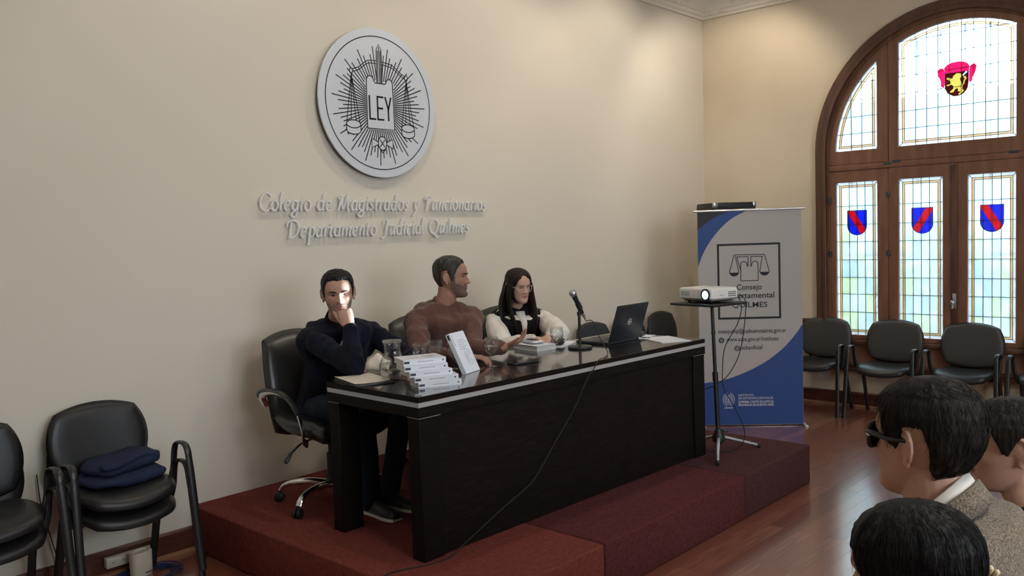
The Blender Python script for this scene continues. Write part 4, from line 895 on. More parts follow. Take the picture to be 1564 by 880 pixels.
# book stack
def make_book(label, w=0.215, d=0.152, t=0.026):
    b = thing('book', label, 'book', (0, 0, 0), 0, 'white paperbacks stacked on the table')
    # spine on the front (-y) side, length along x, spine head to the left
    obj('pages', MB().box2((0.003, 0.003, 0.0015), (w-0.003, d-0.002, t-0.0015)), MATS['page_edge'], b, smooth=False)
    c = MB().box2((0, 0.0, 0), (w, d, 0.0012)); c.box2((0, 0.0, t-0.0012), (w, d, t)); c.box2((0, -0.0008, 0), (w, 0.0004, t))
    cv = obj('cover', MB().box2((0, -0.0008, 0), (w, 0.0004, t)), MATS['cover_white'], b, smooth=False)
    obj('cover', MB().box2((0, 0.0004, 0), (w, d, 0.0012)), MATS['cover_white'], b, smooth=False)
    tc = obj('cover', MB().box2((0, 0.0004, t-0.0012), (w, d, t)), MATS['cover_white'], b, smooth=False)
    m = MB().box2((0.003, -0.0016, t*0.28), (0.030, -0.0008, t*0.72)); obj('spine_mark', m, MATS['ink_dark'], cv, smooth=False)['label'] = 'dark mark at spine head'
    obj('spine_dot', MB().lathe([(0.0005, 0), (0.0042, 0), (0.0042, 0.0008), (0.0005, 0.0008)], 10, (w-0.016, -0.0008, t/2), Matrix.Rotation(PI/2, 3, 'X')), MATS['ink_dark'], cv)
    obj('spine_title', MB().box2((0.070, -0.0012, t*0.44), (0.150, -0.0008, t*0.56)), MATS['ink_grey'], cv, smooth=False)
    q = MB()
    for k, r in enumerate((0.012, 0.020, 0.028)):
        pts = [(w*0.72+r*1.5*math.cos(a), d*0.45+r*math.sin(a), t+0.0003) for a in lin(0, 2*PI, 24)]; q.tube(pts, 0.0006, 4)
    obj('cover_rings', q, MATS['ink_grey'], tc); obj('cover_title', MB().box2((0.03, d*0.3, t), (0.11, d*0.34, t+0.0003)), MATS['ink_grey'], tc, smooth=False)
    return b
bk0 = None; BA = math.atan2(-0.091, 0.2)
bl = ['bottom book of the white stack', 'second lowest book of the white stack', 'middle book of the white stack', 'second highest book of the white stack', 'top book of the white stack beside the carafe']
for i, (dx, dy, da) in enumerate(((0, 0, 0), (-0.012, 0.012, -0.04), (-0.030, 0.026, 0.03), (-0.040, 0.050, 0.0), (-0.030, 0.068, 0.04))):
    loc = (-5.425+dx, -1.560+dy, ZT+0.0265*i)
    if bk0 is None: bk0 = make_book(bl[0]); bk0.location = loc; bk0.rotation_euler = (0, 0, BA+da)
    else: dup(bk0, loc, BA+da, bl[i])
# leaning book: spine to the left, cover to the room
u = Vector((0.145, 0.044, 0)).normalized(); v = Vector((-0.072, 0.078, 0.206)); v = (v-u*v.dot(u)).normalized(); n_ = u.cross(v)
lb = thing('book', 'white book standing tilted against the stack, rings on its cover', 'book', (-5.012, -1.462, ZT+0.002), 0, 'white paperbacks stacked on the table')
Mb = Matrix((u, v, n_)).transposed()
bw_, bh_, bt_ = 0.150, 0.228, 0.024
def LB(mb): return MB().add([Mb @ Vector(p) for p in mb.v], mb.f)
obj('pages', LB(MB().box2((0.001, 0.002, -bt_+0.0012), (bw_-0.002, bh_-0.002, -0.0012))), MATS['page_edge'], lb, smooth=False)
fc = obj('cover', LB(MB().box2((0, 0, -0.0012), (bw_, bh_, 0))), MATS['cover_white'], lb, smooth=False); obj('cover', LB(MB().box2((0, 0, -bt_), (bw_, bh_, -bt_+0.0012))), MATS['cover_white'], lb, smooth=False)
sp_ = obj('cover', LB(MB().box2((-0.0012, 0, -bt_), (0.0008, bh_, 0))), MATS['cover_white'], lb, smooth=False)
obj('spine_mark', LB(MB().box2((-0.002, bh_-0.034, -bt_*0.75), (-0.0012, bh_-0.006, -bt_*0.25))), MATS['ink_dark'], sp_, smooth=False)
obj('cover_stripe', LB(MB().box2((0.010, bh_-0.075, 0), (0.014, bh_-0.01, 0.0004))), MATS['ink_grey'], fc, smooth=False)
tm = MB()
for k, l_ in enumerate((0.070, 0.085, 0.06, 0.075, 0.05)): tm.box2((0.045, bh_-0.048-k*0.012, 0), (0.045+l_, bh_-0.0455-k*0.012, 0.0004))
o_ = obj('cover_title', LB(tm), MATS['ink_grey'], fc, smooth=False); o_['kind'] = 'stuff'
rg = MB()
for r in (0.010, 0.019, 0.028, 0.037): rg.tube([(0.095+r*0.85*math.cos(a), 0.085+r*1.25*math.sin(a), 0.0004) for a in lin(0.4, 2*PI-0.5, 26)], 0.0007, 4)
o_ = obj('cover_rings', LB(rg), MATS['ink_grey'], fc); o_['kind'] = 'stuff'
# papers, folder, crumpled sheet at the left end
def sheet_obj(name, label, cat, x, y, rz, w, d, m, z=0.0, t=0.0012, curl=0.0, grp=None):
    mb = MB(); n = 10; top, bot = [], []
    for s_, ring in ((t, top), (0, bot)):
        for j in (0, 1):
            ring.append([((-0.5+i/n)*w, (-0.5+j)*d, s_+curl*(abs(-1+2*i/n)**3)) for i in range(n+1)])
    loop = [[top[0][i], top[1][i], bot[1][i], bot[0][i]] for i in range(n+1)]; mb.loft(loop)
    return tag(obj(name, mb, MATS[m], None, (x, y, ZT+z), smooth=False), label, cat, grp), None
def rot(o, r): o[0].rotation_euler = (0, 0, r); return o[0]
tag(obj('document_folder', MB().rbox((0, 0, 0.004), (0.20, 0.30, 0.008), 0.003, 2), MATS['plastic_black'], None, (-5.44, -1.16, ZT)), 'thin black folder under the papers at the table end', 'folder').rotation_euler = (0, 0, -0.25)
rot(sheet_obj('paper_sheet', 'white sheet of paper under the navy elbow', 'paper', -5.43, -1.135, -0.25, 0.19, 0.28, 'paper_warm', 0.0085, 0.001, 0.004), -0.28)
cs = MB()
for j in range(9):
    cs_r = []
    for i in range(9):
        u_, v_ = i/8, j/8; cs_r.append((-0.06+0.12*u_, 0.03*math.sin(u_*3)+0.05*v_*v_, 0.012+0.085*v_*(1-0.75*abs(u_-0.35))+0.006*math.sin(u_*9+v_*4)))
    if j == 0: rr0 = []
    rr0.append(cs_r)
cs.loft([[Vector(p) for p in r] for r in rr0], cap=False, closed=False)
me = cs.mesh('napkin'); o = link('paper_napkin', me, MATS['paper_warm'], None, (-5.24, -1.02, ZT), True); o.rotation_euler = (0, 0, -0.9); tag(o, 'crumpled beige paper napkin behind the carafe', 'napkin')
md = o.modifiers.new('thick', 'SOLIDIFY'); md.thickness = 0.0015
# smartphone
ph = on_table('smartphone', 'black smartphone lying face up on the table', 'phone', -4.575, -1.462, -0.20)
obj('body', MB().rbox((0, 0, 0.006), (0.165, 0.08, 0.012), 0.005, 3), MATS['plastic_black'], ph); obj('screen', MB().rbox((0, 0, 0.0122), (0.155, 0.07, 0.0008), 0.0003, 1), MATS['screen'], ph)
# white thick book and glasses case before the woman
wb = on_table('thick_book', 'thick white book lying before the woman', 'book', -4.178, -1.222, -0.16)
obj('pages', MB().box2((0.004, 0.004, 0.0015), (0.152, 0.226, 0.0285)), MATS['page_edge'], wb, smooth=False)
for z0 in (0, 0.0285): obj('cover', MB().box2((0, 0, z0), (0.155, 0.23, z0+0.0015)), MATS['cover_white'], wb, smooth=False)
gc = thing('eyeglass_case', 'grey case lying open on the thick white book', 'case', (-4.062, -1.085, ZT+0.0302), -0.35)
obj('shell', pillow(0.10, 0.17, 0.022, 0.5, 4, 12, lambda q: Vector((q.x, q.z, 0.011+q.y))), MATS['alu'], gc, angle=None); obj('lining', pillow(0.055, 0.11, 0.006, 0.6, 4, 8, lambda q: Vector((q.x, q.z, 0.0215+q.y))), MATS['plastic_black'], gc, angle=None)
rot(sheet_obj('paper_sheet', 'white papers lying between microphone and laptop', 'paper', -3.86, -1.10, 0.1, 0.30, 0.21, 'paper', 0.0, 0.004, 0.0), 0.35)
pu = on_table('coin_purse', 'small dark purse beside the stemmed glass and papers', 'purse', -3.905, -1.175, 0.4)
pu.location.z = ZT+0.0045
obj('body', pillow(0.09, 0.06, 0.045, 0.6, 3, 10, lambda q: Vector((q.x, q.z, 0.022+q.y*0.95))), MATS['plastic_black'], pu, angle=None); obj('clasp', MB().rbox((0, -0.03, 0.026), (0.03, 0.006, 0.008), 0.002, 1), MATS['steel'], pu)
# microphone on a table stand
mc = on_table('table_microphone', 'black microphone on a round table stand', 'microphone', -3.939, -1.365)
obj('base', MB().lathe([(0.0005, 0), (0.074, 0), (0.076, 0.006), (0.072, 0.014), (0.030, 0.020), (0.012, 0.024), (0.0005, 0.024)], 36), MATS['plastic_black'], mc)
obj('pole', MB().lathe([(0.0095, 0.02), (0.0095, 0.20), (0.0135, 0.202), (0.0135, 0.225), (0.007, 0.228), (0.007, 0.262), (0.0005, 0.264)], 16), MATS['steel_black'], mc)
r_, up_ = Vector((0.675, -0.737, 0)), Vector((0, 0, 1)); tow = Vector((-0.737, -0.675, 0))
p0 = Vector((0, 0, 0.262)); dm = (-r_*0.36+up_*0.78+tow*0.30).normalized(); tail = p0-dm*0.055; headp = p0+dm*0.075
obj('clip', MB().tube([p0-dm*0.02, p0+dm*0.02], 0.018, 12), MATS['plastic_black'], mc)
obj('body', MB().tube([tail, p0, headp], [0.011, 0.013, 0.0175], 14), MATS['plastic_black'], mc)
obj('grille', MB().ell(headp+dm*0.018, (0.024, 0.024, 0.026), dm.to_track_quat('Z', 'Y').to_matrix()), MATS['steel'], mc)['label'] = 'grey mesh microphone head'
obj('plug', MB().tube([tail-dm*0.03, tail], 0.0095, 10), MATS['steel'], mc)
tw = Vector((-3.939, -1.365, ZT))+tail-dm*0.03
cab = [tw, tw-dm*0.03, Vector((-3.945, -1.47, 1.19)), Vector((-3.985, -1.55, 1.10)), Vector((-4.06, -1.66, 1.035)), Vector((-4.17, -1.73, 1.0225)), Vector((-4.30, -1.775, 1.0215)), Vector((-4.35, -1.785, 0.99)), Vector((-4.415, -1.778, 0.93)), Vector((-4.528, -1.775, 0.79)), Vector((-4.69, -1.772, 0.642)), Vector((-4.833, -1.770, 0.508)), Vector((-4.918, -1.768, 0.458)), Vector((-5.076, -1.765, 0.403)), Vector((-5.221, -1.762, 0.347)), Vector((-5.397, -1.765, 0.285)), Vector((-5.48, -1.768, 0.2615)), Vector((-5.60, -1.74, 0.2615)), Vector((-5.67, -1.71, 0.2615)), Vector((-5.74, -1.69, 0.2615)), Vector((-5.80, -1.70, 0.258)), Vector((-5.822, -1.71, 0.20)), Vector((-5.84, -1.74, 0.02)), Vector((-5.95, -1.85, 0.0035)), Vector((-6.3, -2.1, 0.0035))]
tag(obj('microphone_cable', MB().tube(crom(cab, 5), 0.003, 6), MATS['rubber'], None), 'black microphone cable hanging down the table front to the stage', 'cable')
# laptop: base towards the woman, lid leaning to the room
lp = on_table('laptop', 'open black laptop seen from behind, round logo on the lid', 'laptop', -3.578, -1.440, 0.035)
LWd = 0.36
bs = obj('base', MB().rbox((0, 0.125, 0.010), (LWd, 0.25, 0.018), 0.004, 2), MATS['laptop'], lp)
for r in range(5): obj('key_row', MB().rbox((0, 0.055+0.019*r, 0.0195), (0.31, 0.015, 0.002), 0.0006, 1), MATS['laptop_keys'], bs)
obj('touchpad', MB().rbox((-0.02, 0.20, 0.0192), (0.10, 0.06, 0.001), 0.0004, 1), MATS['laptop_keys'], bs)
lt = Matrix.Rotation(math.radians(18), 3, 'X')      # the lid leans outwards past upright
LH_ = 0.245
def lid(mb): return MB().add([lt @ Vector(p)+Vector((0, -0.002, 0.016)) for p in mb.v], mb.f)
ld = obj('lid', lid(MB().rbox((0, 0, LH_/2), (LWd, 0.010, LH_), 0.004, 2)), MATS['laptop'], lp)
obj('display', lid(MB().box((0, 0.0054, LH_/2+0.004), (LWd-0.02, 0.0006, LH_-0.03))), MATS['screen'], ld, smooth=False)
lo = MB()
rim_ = [[Vector((0.021*math.cos(a)*k, y, LH_*0.52+0.021*math.sin(a)*k)) for k, y in ((1.0, -0.0052), (1.0, -0.0062), (0.80, -0.0062), (0.80, -0.0052))] for a in lin(0, 2*PI, 28)]
lo.loft(rim_, cap=False)
obj('logo_ring', lid(lo), MATS['logo_silver'], ld)['label'] = 'silver ring logo on lid'
tmx = text_mesh('DELL', 0.016, 'CENTER', 0.0003, 0.0004)
for v_ in tmx.vertices: v_.co = (lt @ Vector((v_.co.x, -0.0058-v_.co.z, LH_*0.52-0.0055+v_.co.y)))+Vector((0, -0.002, 0.016))
link('logo_letters', tmx, MATS['logo_silver'], ld)
# adapter, cables and papers at the right end
pa = rot(sheet_obj('paper_sheet', 'white printed sheets at the right end of the table', 'paper', -3.345, -1.60, 0, 0.21, 0.30, 'paper', 0.0, 0.003, 0.0), -0.5)
rot(sheet_obj('paper_sheet', 'white sheet under the charger beside the laptop', 'paper', -3.305, -1.30, 0, 0.20, 0.28, 'paper', 0.0, 0.004, 0.0), 0.1)
ad = on_table('laptop_charger', 'black laptop charger with looped cable beside the laptop', 'charger', -3.30, -1.37, 0.3); ad.location.z = ZT+0.0048
obj('brick', MB().rbox((0, 0, 0.014), (0.10, 0.05, 0.028), 0.006, 2), MATS['plastic_black'], ad)
obj('cable', MB().tube(crom([(0.05, 0, 0.012), (0.10, 0.03, 0.02), (0.09, 0.09, 0.045), (0.02, 0.10, 0.05), (-0.05, 0.06, 0.02), (-0.08, 0.0, 0.012), (-0.09, -0.05, 0.004), (-0.10, -0.10, 0.004)], 6), 0.003, 6), MATS['rubber'], ad)
obj('cable', MB().tube(crom([(-0.05, 0, 0.012), (-0.09, 0.04, 0.03), (-0.05, 0.11, 0.04), (0.03, 0.12, 0.02), (0.08, 0.08, 0.004)], 6), 0.003, 6), MATS['rubber'], ad)

# ================================================================== PROJECTOR ON ITS TRIPOD
PX, PY = -3.065, -1.815
ts = thing('tripod_table', 'black tripod stand with a flat tray holding the projector', 'tripod', (PX, PY, HP))
tilt = Vector((-0.01, 0.025, 0.975))
obj('pole', MB().tube([(0, 0, 0.05), tuple(tilt*0.52)], 0.015, 12), MATS['steel_black'], ts); obj('pole', MB().tube([tuple(tilt*0.50), tuple(tilt)], 0.012, 12), MATS['steel_black'], ts)
obj('collar', MB().tube([tuple(tilt*0.48), tuple(tilt*0.54)], 0.019, 12), MATS['plastic_black'], ts); obj('hub', MB().lathe([(0.016, 0.05), (0.040, 0.07), (0.042, 0.10), (0.028, 0.13), (0.020, 0.15)], 16), MATS['plastic_black'], ts)
obj('knob', MB().tube([(0.02, -0.02, 0.135), (0.045, -0.045, 0.135)], 0.010, 10), MATS['plastic_black'], ts)
for fx, fy in ((-0.335, -0.175), (0.232, -0.178), (0.05, 0.30)):
    l = obj('leg', MB().tube([(fx*0.08, fy*0.08, 0.095), (fx*0.95, fy*0.95, 0.018)], 0.011, 10), MATS['steel'], ts)
    obj('foot', MB().tube([(fx*0.92, fy*0.92, 0.022), (fx, fy, 0.0125)], 0.0125, 10), MATS['rubber'], l)
PR = math.radians(-106)
tray = obj('tray', MB().rbox((0, 0, 0), (0.36, 0.34, 0.016), 0.005, 2, Matrix.Rotation(PR+0.1, 3, 'Z')), MATS['plastic_black'], ts); tray.location = (-0.045, 0.03, 0.983)
PZ = HP+0.9915
pj = thing('projector', 'white projector with its lens lit on the tripod tray', 'projector', (PX-0.04, PY+0.035, PZ), PR)
def taper(q): return q
bd = MB().rbox((0, 0, 0.056), (0.30, 0.235, 0.078), 0.014, 3)
bd.v = [(x*(1-0.06*(z < 0.03)), y*(1-0.05*(z < 0.03)), z+0.004*math.cos(x*9)) for x, y, z in bd.v]
obj('body', bd, MATS['white_plastic'], pj)
obj('base_plate', MB().rbox((0, 0, 0.016), (0.25, 0.19, 0.012), 0.003, 1), MATS['plastic_black'], pj)
for fx, fy in ((-0.1, -0.07), (0.1, -0.07), (0, 0.08)): obj('foot', MB().lathe([(0.010, 0.0), (0.012, 0.003), (0.009, 0.012)], 12, (fx, fy, 0)), MATS['rubber'], pj)
LX = 0.098; rx = Matrix.Rotation(PI/2, 3, 'X')
obj('lens_ring', MB().lathe([(0.033, 0.0), (0.039, 0.0), (0.039, 0.012), (0.036, 0.014), (0.033, 0.010)], 24, (LX, -0.112, 0.056), rx), MATS['plastic_black'], pj)
obj('lens', MB().ell((LX, -0.114, 0.056), (0.034, 0.013, 0.034)), MATS['lens_glow'], pj)['label'] = 'glowing cyan-white lens'
for k in range(7): obj('vent_slot', MB().rbox((-0.125+0.012*k, -0.1175, 0.060), (0.006, 0.003, 0.030), 0.001, 1), MATS['ink_grey'], pj)
for k in range(5):
    for j in range(3): obj('vent_slot', MB().rbox((0.1502, 0.035+0.014*k, 0.044+0.012*j), (0.003, 0.010, 0.007), 0.001, 1), MATS['ink_dark'], pj)
obj('vent_slot', MB().rbox((0.1502, -0.03, 0.052), (0.003, 0.030, 0.004), 0.001, 1), MATS['ink_grey'], pj)
for k in range(3): obj('button', MB().rbox((-0.05+0.03*k, 0.04, 0.0965), (0.018, 0.010, 0.004), 0.0015, 1), MATS['ink_grey'], pj)
# the projected picture: a lamp with a rectangular beam
pl = lamp('projector_beam', 'SPOT', (LX, -0.145, 0.056), 1500, (0.75, 0.93, 1.0), spot_size=math.radians(75), spot_blend=0.0, shadow_soft_size=0.012); pl.parent = pj
pl.rotation_euler = (-PI/2, 0, 0)
ln = pl.data; ln.use_nodes = True; nt = ln.node_tree; em_ = nt.nodes['Emission']
tcn = nt.nodes.new('ShaderNodeTexCoord'); sx_ = nt.nodes.new('ShaderNodeSeparateXYZ'); nt.links.new(tcn.outputs['Normal'], sx_.inputs[0])
def mth(op, a, b):
    m = nt.nodes.new('ShaderNodeMath'); m.operation = op
    for i, q in enumerate((a, b)):
        if isinstance(q, (int, float)): m.inputs[i].default_value = q
        else: nt.links.new(q, m.inputs[i])
    return m.outputs[0]
az = mth('ABSOLUTE', sx_.outputs[2], 0); tx = mth('DIVIDE', sx_.outputs[0], az); ty = mth('DIVIDE', sx_.outputs[1], az)
BEAM = (-0.19, 0.34, -0.30, 0.012)
msk = mth('MULTIPLY', mth('MULTIPLY', mth('GREATER_THAN', tx, BEAM[0]), mth('LESS_THAN', tx, BEAM[1])), mth('MULTIPLY', mth('GREATER_THAN', ty, BEAM[2]), mth('LESS_THAN', ty, BEAM[3])))
nt.links.new(msk, em_.inputs['Strength'])
# cables of the projector
def cable(label, pts, r=0.003, m='rubber', name='power_cable'):
    return tag(obj(name, MB().tube(crom(pts, 6), r, 6), MATS[m], None), label, 'cable')
cable('black projector power cable looping down beside the tripod pole', [(-3.00, -1.93, 1.29), (-2.985, -1.955, 1.22), (-3.00, -1.93, 1.10), (-3.04, -1.86, 0.95), (-3.045, -1.842, 0.80), (-3.04, -1.845, 0.68), (-2.99, -1.89, 0.55), (-2.95, -1.94, 0.40), (-2.96, -1.93, 0.30), (-3.0, -1.88, 0.262), (-3.06, -1.88, 0.2615), (-3.12, -1.70, 0.2615), (-3.10, -1.40, 0.2615)])
cable('black video cable hanging from the projector past the banner', [(-2.99, -1.945, 1.295), (-2.97, -1.975, 1.24), (-2.975, -1.96, 1.05), (-3.0, -1.93, 0.88), (-3.03, -1.85, 0.74), (-3.08, -1.72, 0.66), (-3.12, -1.55, 0.62), (-3.15, -1.40, 0.70), (-3.17, -1.30, 0.95)], name='video_cable')
# ================================================================== LOUDSPEAKER
sk = thing('loudspeaker', 'black loudspeaker with metal corners standing behind the banner', 'loudspeaker', (-0.635, -0.58, 1.345), -0.60)
obj('cabinet', MB().rbox((0, 0, 0.31), (0.43, 0.38, 0.62), 0.015, 2), MATS['plastic_black'], sk)
obj('front_grille', MB().rbox((0, -0.192, 0.31), (0.37, 0.008, 0.56), 0.003, 1), MATS['rubber'], sk)
for s in (-1, 1):
    for z in (0.02, 0.60): obj('corner_cap', MB().rbox((s*0.20, -0.178, z), (0.04, 0.04, 0.05), 0.008, 2), MATS['steel'], sk)
st = thing('speaker_stand', 'black tripod stand carrying the loudspeaker', 'stand', (-0.635, -0.58, 0))
obj('pole', MB().tube([(0, 0, 0.10), (0, 0, 1.345)], 0.018, 12), MATS['steel_black'], st); obj('top_plate', MB().rbox((0, 0, 1.340), (0.2, 0.2, 0.008), 0.003, 1), MATS['steel_black'], st)
for k in range(3):
    a = 2*PI*k/3+1.5; obj('leg', MB().tube([(0, 0, 0.55), (0.40*math.cos(a), 0.40*math.sin(a), 0.014)], 0.012, 8), MATS['steel_black'], st); obj('brace', MB().tube([(0, 0, 0.16), (0.22*math.cos(a), 0.22*math.sin(a), 0.255)], 0.008, 8), MATS['steel_black'], st)
# ================================================================== SOCKETS AND CLUTTER BY THE BACK WALL
so = thing('wall_socket', 'white wall socket under the first chair of the window row', 'socket', (0, -1.262, 0.285))
obj('cover_plate', MB().rbox((-0.005, 0, 0), (0.010, 0.115, 0.08), 0.003, 2), MATS['white_plastic'], so)
for s in (-1, 1): obj('pin_hole', MB().rbox((-0.0102, s*0.009, 0.005), (0.001, 0.004, 0.012), 0.0003, 1, Matrix.Rotation(s*0.6, 3, 'X')), MATS['ink_dark'], so)
sr = thing('power_strip', 'long white socket strip fixed to the baseboard', 'power strip', (-6.19, -0.0275, 0.085))
obj('housing', MB().rbox((0, -0.02, 0), (0.245, 0.04, 0.055), 0.006, 2), MATS['beige_plastic'], sr)
for k in range(4):
    for s in (-1, 1): obj('pin_hole', MB().rbox((-0.085+0.055*k+s*0.006, -0.0402, 0), (0.003, 0.001, 0.012), 0.0003, 1, Matrix.Rotation(s*0.6, 3, 'Y')), MATS['ink_dark'], sr)
wr = thing('network_device', 'white rounded plastic device standing on the floor by the wall', 'device', (-6.165, -0.135, 0), 0.2)
def sup(rx_, ry_, z): return [(rx_*math.copysign(abs(math.cos(a))**0.8, math.cos(a)), ry_*math.copysign(abs(math.sin(a))**0.8, math.sin(a)), z) for a in lin(0, 2*PI*31/32, 31)]
obj('housing', MB().loft([sup(0.055, 0.035, 0.0), sup(0.058, 0.038, 0.01), sup(0.060, 0.040, 0.12), sup(0.058, 0.038, 0.13), sup(0.045, 0.028, 0.131), sup(0.040, 0.024, 0.122)]), MATS['beige_plastic'], wr)
obj('cable', MB().tube(crom([(0.0, -0.04, 0.02), (0.0, -0.07, 0.03), (0.03, -0.085, 0.045), (0.06, -0.07, 0.03), (0.08, -0.05, 0.006), (0.14, -0.03, 0.004)], 5), 0.0025, 6), MATS['rubber'], wr)
cl = thing('cable_coil', 'blue network cable coiled on the floor by the wall', 'cable', (-6.165, -0.185, 0))
for k in range(6):
    rr_ = 0.105+0.010*k; obj('loop', MB().tube([(rr_*1.25*math.cos(a)+0.006*math.sin(5*a+k), (rr_*0.85)*math.sin(a), 0.0045+0.006*(k % 3)+0.002*math.sin(3*a+k)) for a in lin(0, 2*PI, 40)], 0.0032, 6), MATS['blue_cable'], cl)
tag(obj('loose_cable', MB().tube(crom([(-6.60, -0.02, 0.62), (-6.59, -0.025, 0.45), (-6.56, -0.03, 0.30), (-6.53, -0.04, 0.15), (-6.50, -0.06, 0.004), (-6.42, -0.10, 0.004)], 6), 0.003, 6), MATS['rubber'], None), 'thin black cable hanging on the wall between the chair stacks', 'cable')
# folded jacket on the upper chair of the stack
jk = thing('folded_jacket', 'navy jacket folded on the seat of the stacked chair', 'jacket', (-6.30, -0.29, 0.562), 0.12)
def blob(w, d, h, seed, k=0.35):
    mb = MB(); n, m_ = 26, 14
    for i in range(m_+1):
        b = -PI/2+PI*i/m_; cb, sb = math.cos(b), math.sin(b); ring = []
        for j in range(n):
            a = 2*PI*j/n; e = 0.55
            x = w/2*math.copysign(abs(math.cos(a))**e, math.cos(a))*max(abs(cb)**e, 0.02); y = d/2*math.copysign(abs(math.sin(a))**e, math.sin(a))*max(abs(cb)**e, 0.02); z = h/2*math.copysign(abs(sb)**0.8, sb)+h/2
            q = noise.noise(Vector((x*14+seed, y*14, z*18)))*0.013+noise.noise(Vector((x*34+seed, y*34, z*30)))*0.005
            ring.append((x+q*(0.6 if abs(cb) > 0.2 else 0), y+q*0.8, max(0.0, z+q*(0 if z < 0.004 else 0.9))))
        mb.loft  # noqa
        rings_.append(ring) if i else rings_.__init__([ring])
    mb.loft(rings_); return mb
rings_ = []
obj('lower_fold', blob(0.40, 0.29, 0.065, 1.0), MATS['jacket_cloth'], jk, angle=None)
o = obj('upper_fold', blob(0.36, 0.25, 0.075, 5.0), MATS['jacket_cloth'], jk, angle=None); o.location = (0.015, 0.02, 0.056); o.rotation_euler = (0.0, -0.06, 0.12)
o = obj('sleeve', blob(0.30, 0.08, 0.042, 9.0), MATS['jacket_cloth'], jk, angle=None); o.location = (0.0, -0.065, 0.10); o.rotation_euler = (0.15, -0.05, 0.18)
obj('zip_pull', MB().rbox((0.09, -0.04, 0.139), (0.03, 0.006, 0.003), 0.001, 1), MATS['alu'], jk)
# ================================================================== PEOPLE
HEAD = np.array([  # z from chin, half width, front, back
    (0.000, 0.018, 0.074, 0.020), (0.006, 0.030, 0.086, 0.000), (0.016, 0.040, 0.092, -0.018), (0.030, 0.049, 0.090, -0.034), (0.045, 0.056, 0.087, -0.048), (0.060, 0.061, 0.088, -0.060), (0.078, 0.066, 0.089, -0.074), (0.096, 0.070, 0.089, -0.086),
    (0.115, 0.0725, 0.088, -0.094), (0.135, 0.0755, 0.091, -0.099), (0.155, 0.0770, 0.091, -0.101), (0.175, 0.0750, 0.085, -0.099), (0.193, 0.0680, 0.073, -0.090), (0.208, 0.0560, 0.056, -0.075), (0.219, 0.0400, 0.036, -0.055), (0.226, 0.0220, 0.016, -0.034), (0.229, 0.0060, -0.004, -0.016)])
def hs(z, phi, off=0.0, bumps=True, k=None):
    """point of the head surface; z above chin, phi from the face round to the back; k = face options"""
    w, f, b = (np.interp(z, HEAD[:, 0], HEAD[:, i]) for i in (1, 2, 3))
    mid = (f+b)/2; ry = (f-b)/2; e = 0.92
    c, s = math.cos(phi), math.sin(phi)
    x = w*math.copysign(abs(s)**e, s); y = mid+ry*math.copysign(abs(c)**e, c)
    if bumps and c > -0.1:
        g = lambda a, b_, sa, sb: math.exp(-((x-a)/sa)**2-((z-b_)/sb)**2)
        wgt = max(0.0, min(1.0, (c+0.1)/0.5)); d = 0.0
        tn = (0.122-z)/(0.122-0.083)
        if 0.068 < z < 0.14:
            t_ = max(0, min(1, tn)); amp = (0.005+0.021*t_**1.2)*(1 if tn <= 1 else max(0, 1-(tn-1)*4.0)); amp *= (1 if tn >= 0 else max(0, 1+tn*2)); d += amp*math.exp(-(x/(0.0075+0.0055*t_))**2)
            d += 0.007*(g(0.013, 0.084, 0.007, 0.007)+g(-0.013, 0.084, 0.007, 0.007))
        d += -0.0125*(g(0.031, 0.117, 0.017, 0.011)+g(-0.031, 0.117, 0.017, 0.011)) + 0.0045*(g(0.028, 0.137, 0.022, 0.008)+g(-0.028, 0.137, 0.022, 0.008))
        d += 0.004*(g(0.045, 0.094, 0.02, 0.014)+g(-0.045, 0.094, 0.02, 0.014)) - 0.0035*(g(0.04, 0.060, 0.016, 0.016)+g(-0.04, 0.060, 0.016, 0.016))
        d += 0.0065*g(0, 0.062, 0.021, 0.0050)+0.0065*g(0, 0.050, 0.018, 0.0050)-0.004*g(0, 0.0562, 0.022, 0.0022)-0.004*g(0, 0.038, 0.02, 0.006)+0.005*g(0, 0.020, 0.016, 0.012)
        y += d*wgt
    L = math.hypot(x/w if w else 0, 1) or 1
    if off:
        nx, ny = math.copysign(abs(s), s), c; nz = max(0.0, (z-0.14)/0.09)**1.5*1.3; n = math.sqrt(nx*nx+ny*ny+nz*nz); x += off*nx/n; y += off*ny/n; z += off*nz/n
    return Vector((x, y, z-0.115))
def head_frame(pos, fwd, pitch=0.0, tilt=0.0, scale=1.0):
    f = Vector((fwd[0], fwd[1], 0)).normalized(); r = f.cross(Vector((0, 0, 1)))
    m = Matrix((r, f, Vector((0, 0, 1)))).transposed().to_4x4()
    m = Matrix.Translation(pos) @ m @ Matrix.Rotation(tilt, 4, 'Y') @ Matrix.Rotation(pitch, 4, 'X') @ Matrix.Scale(scale, 4)
    return m
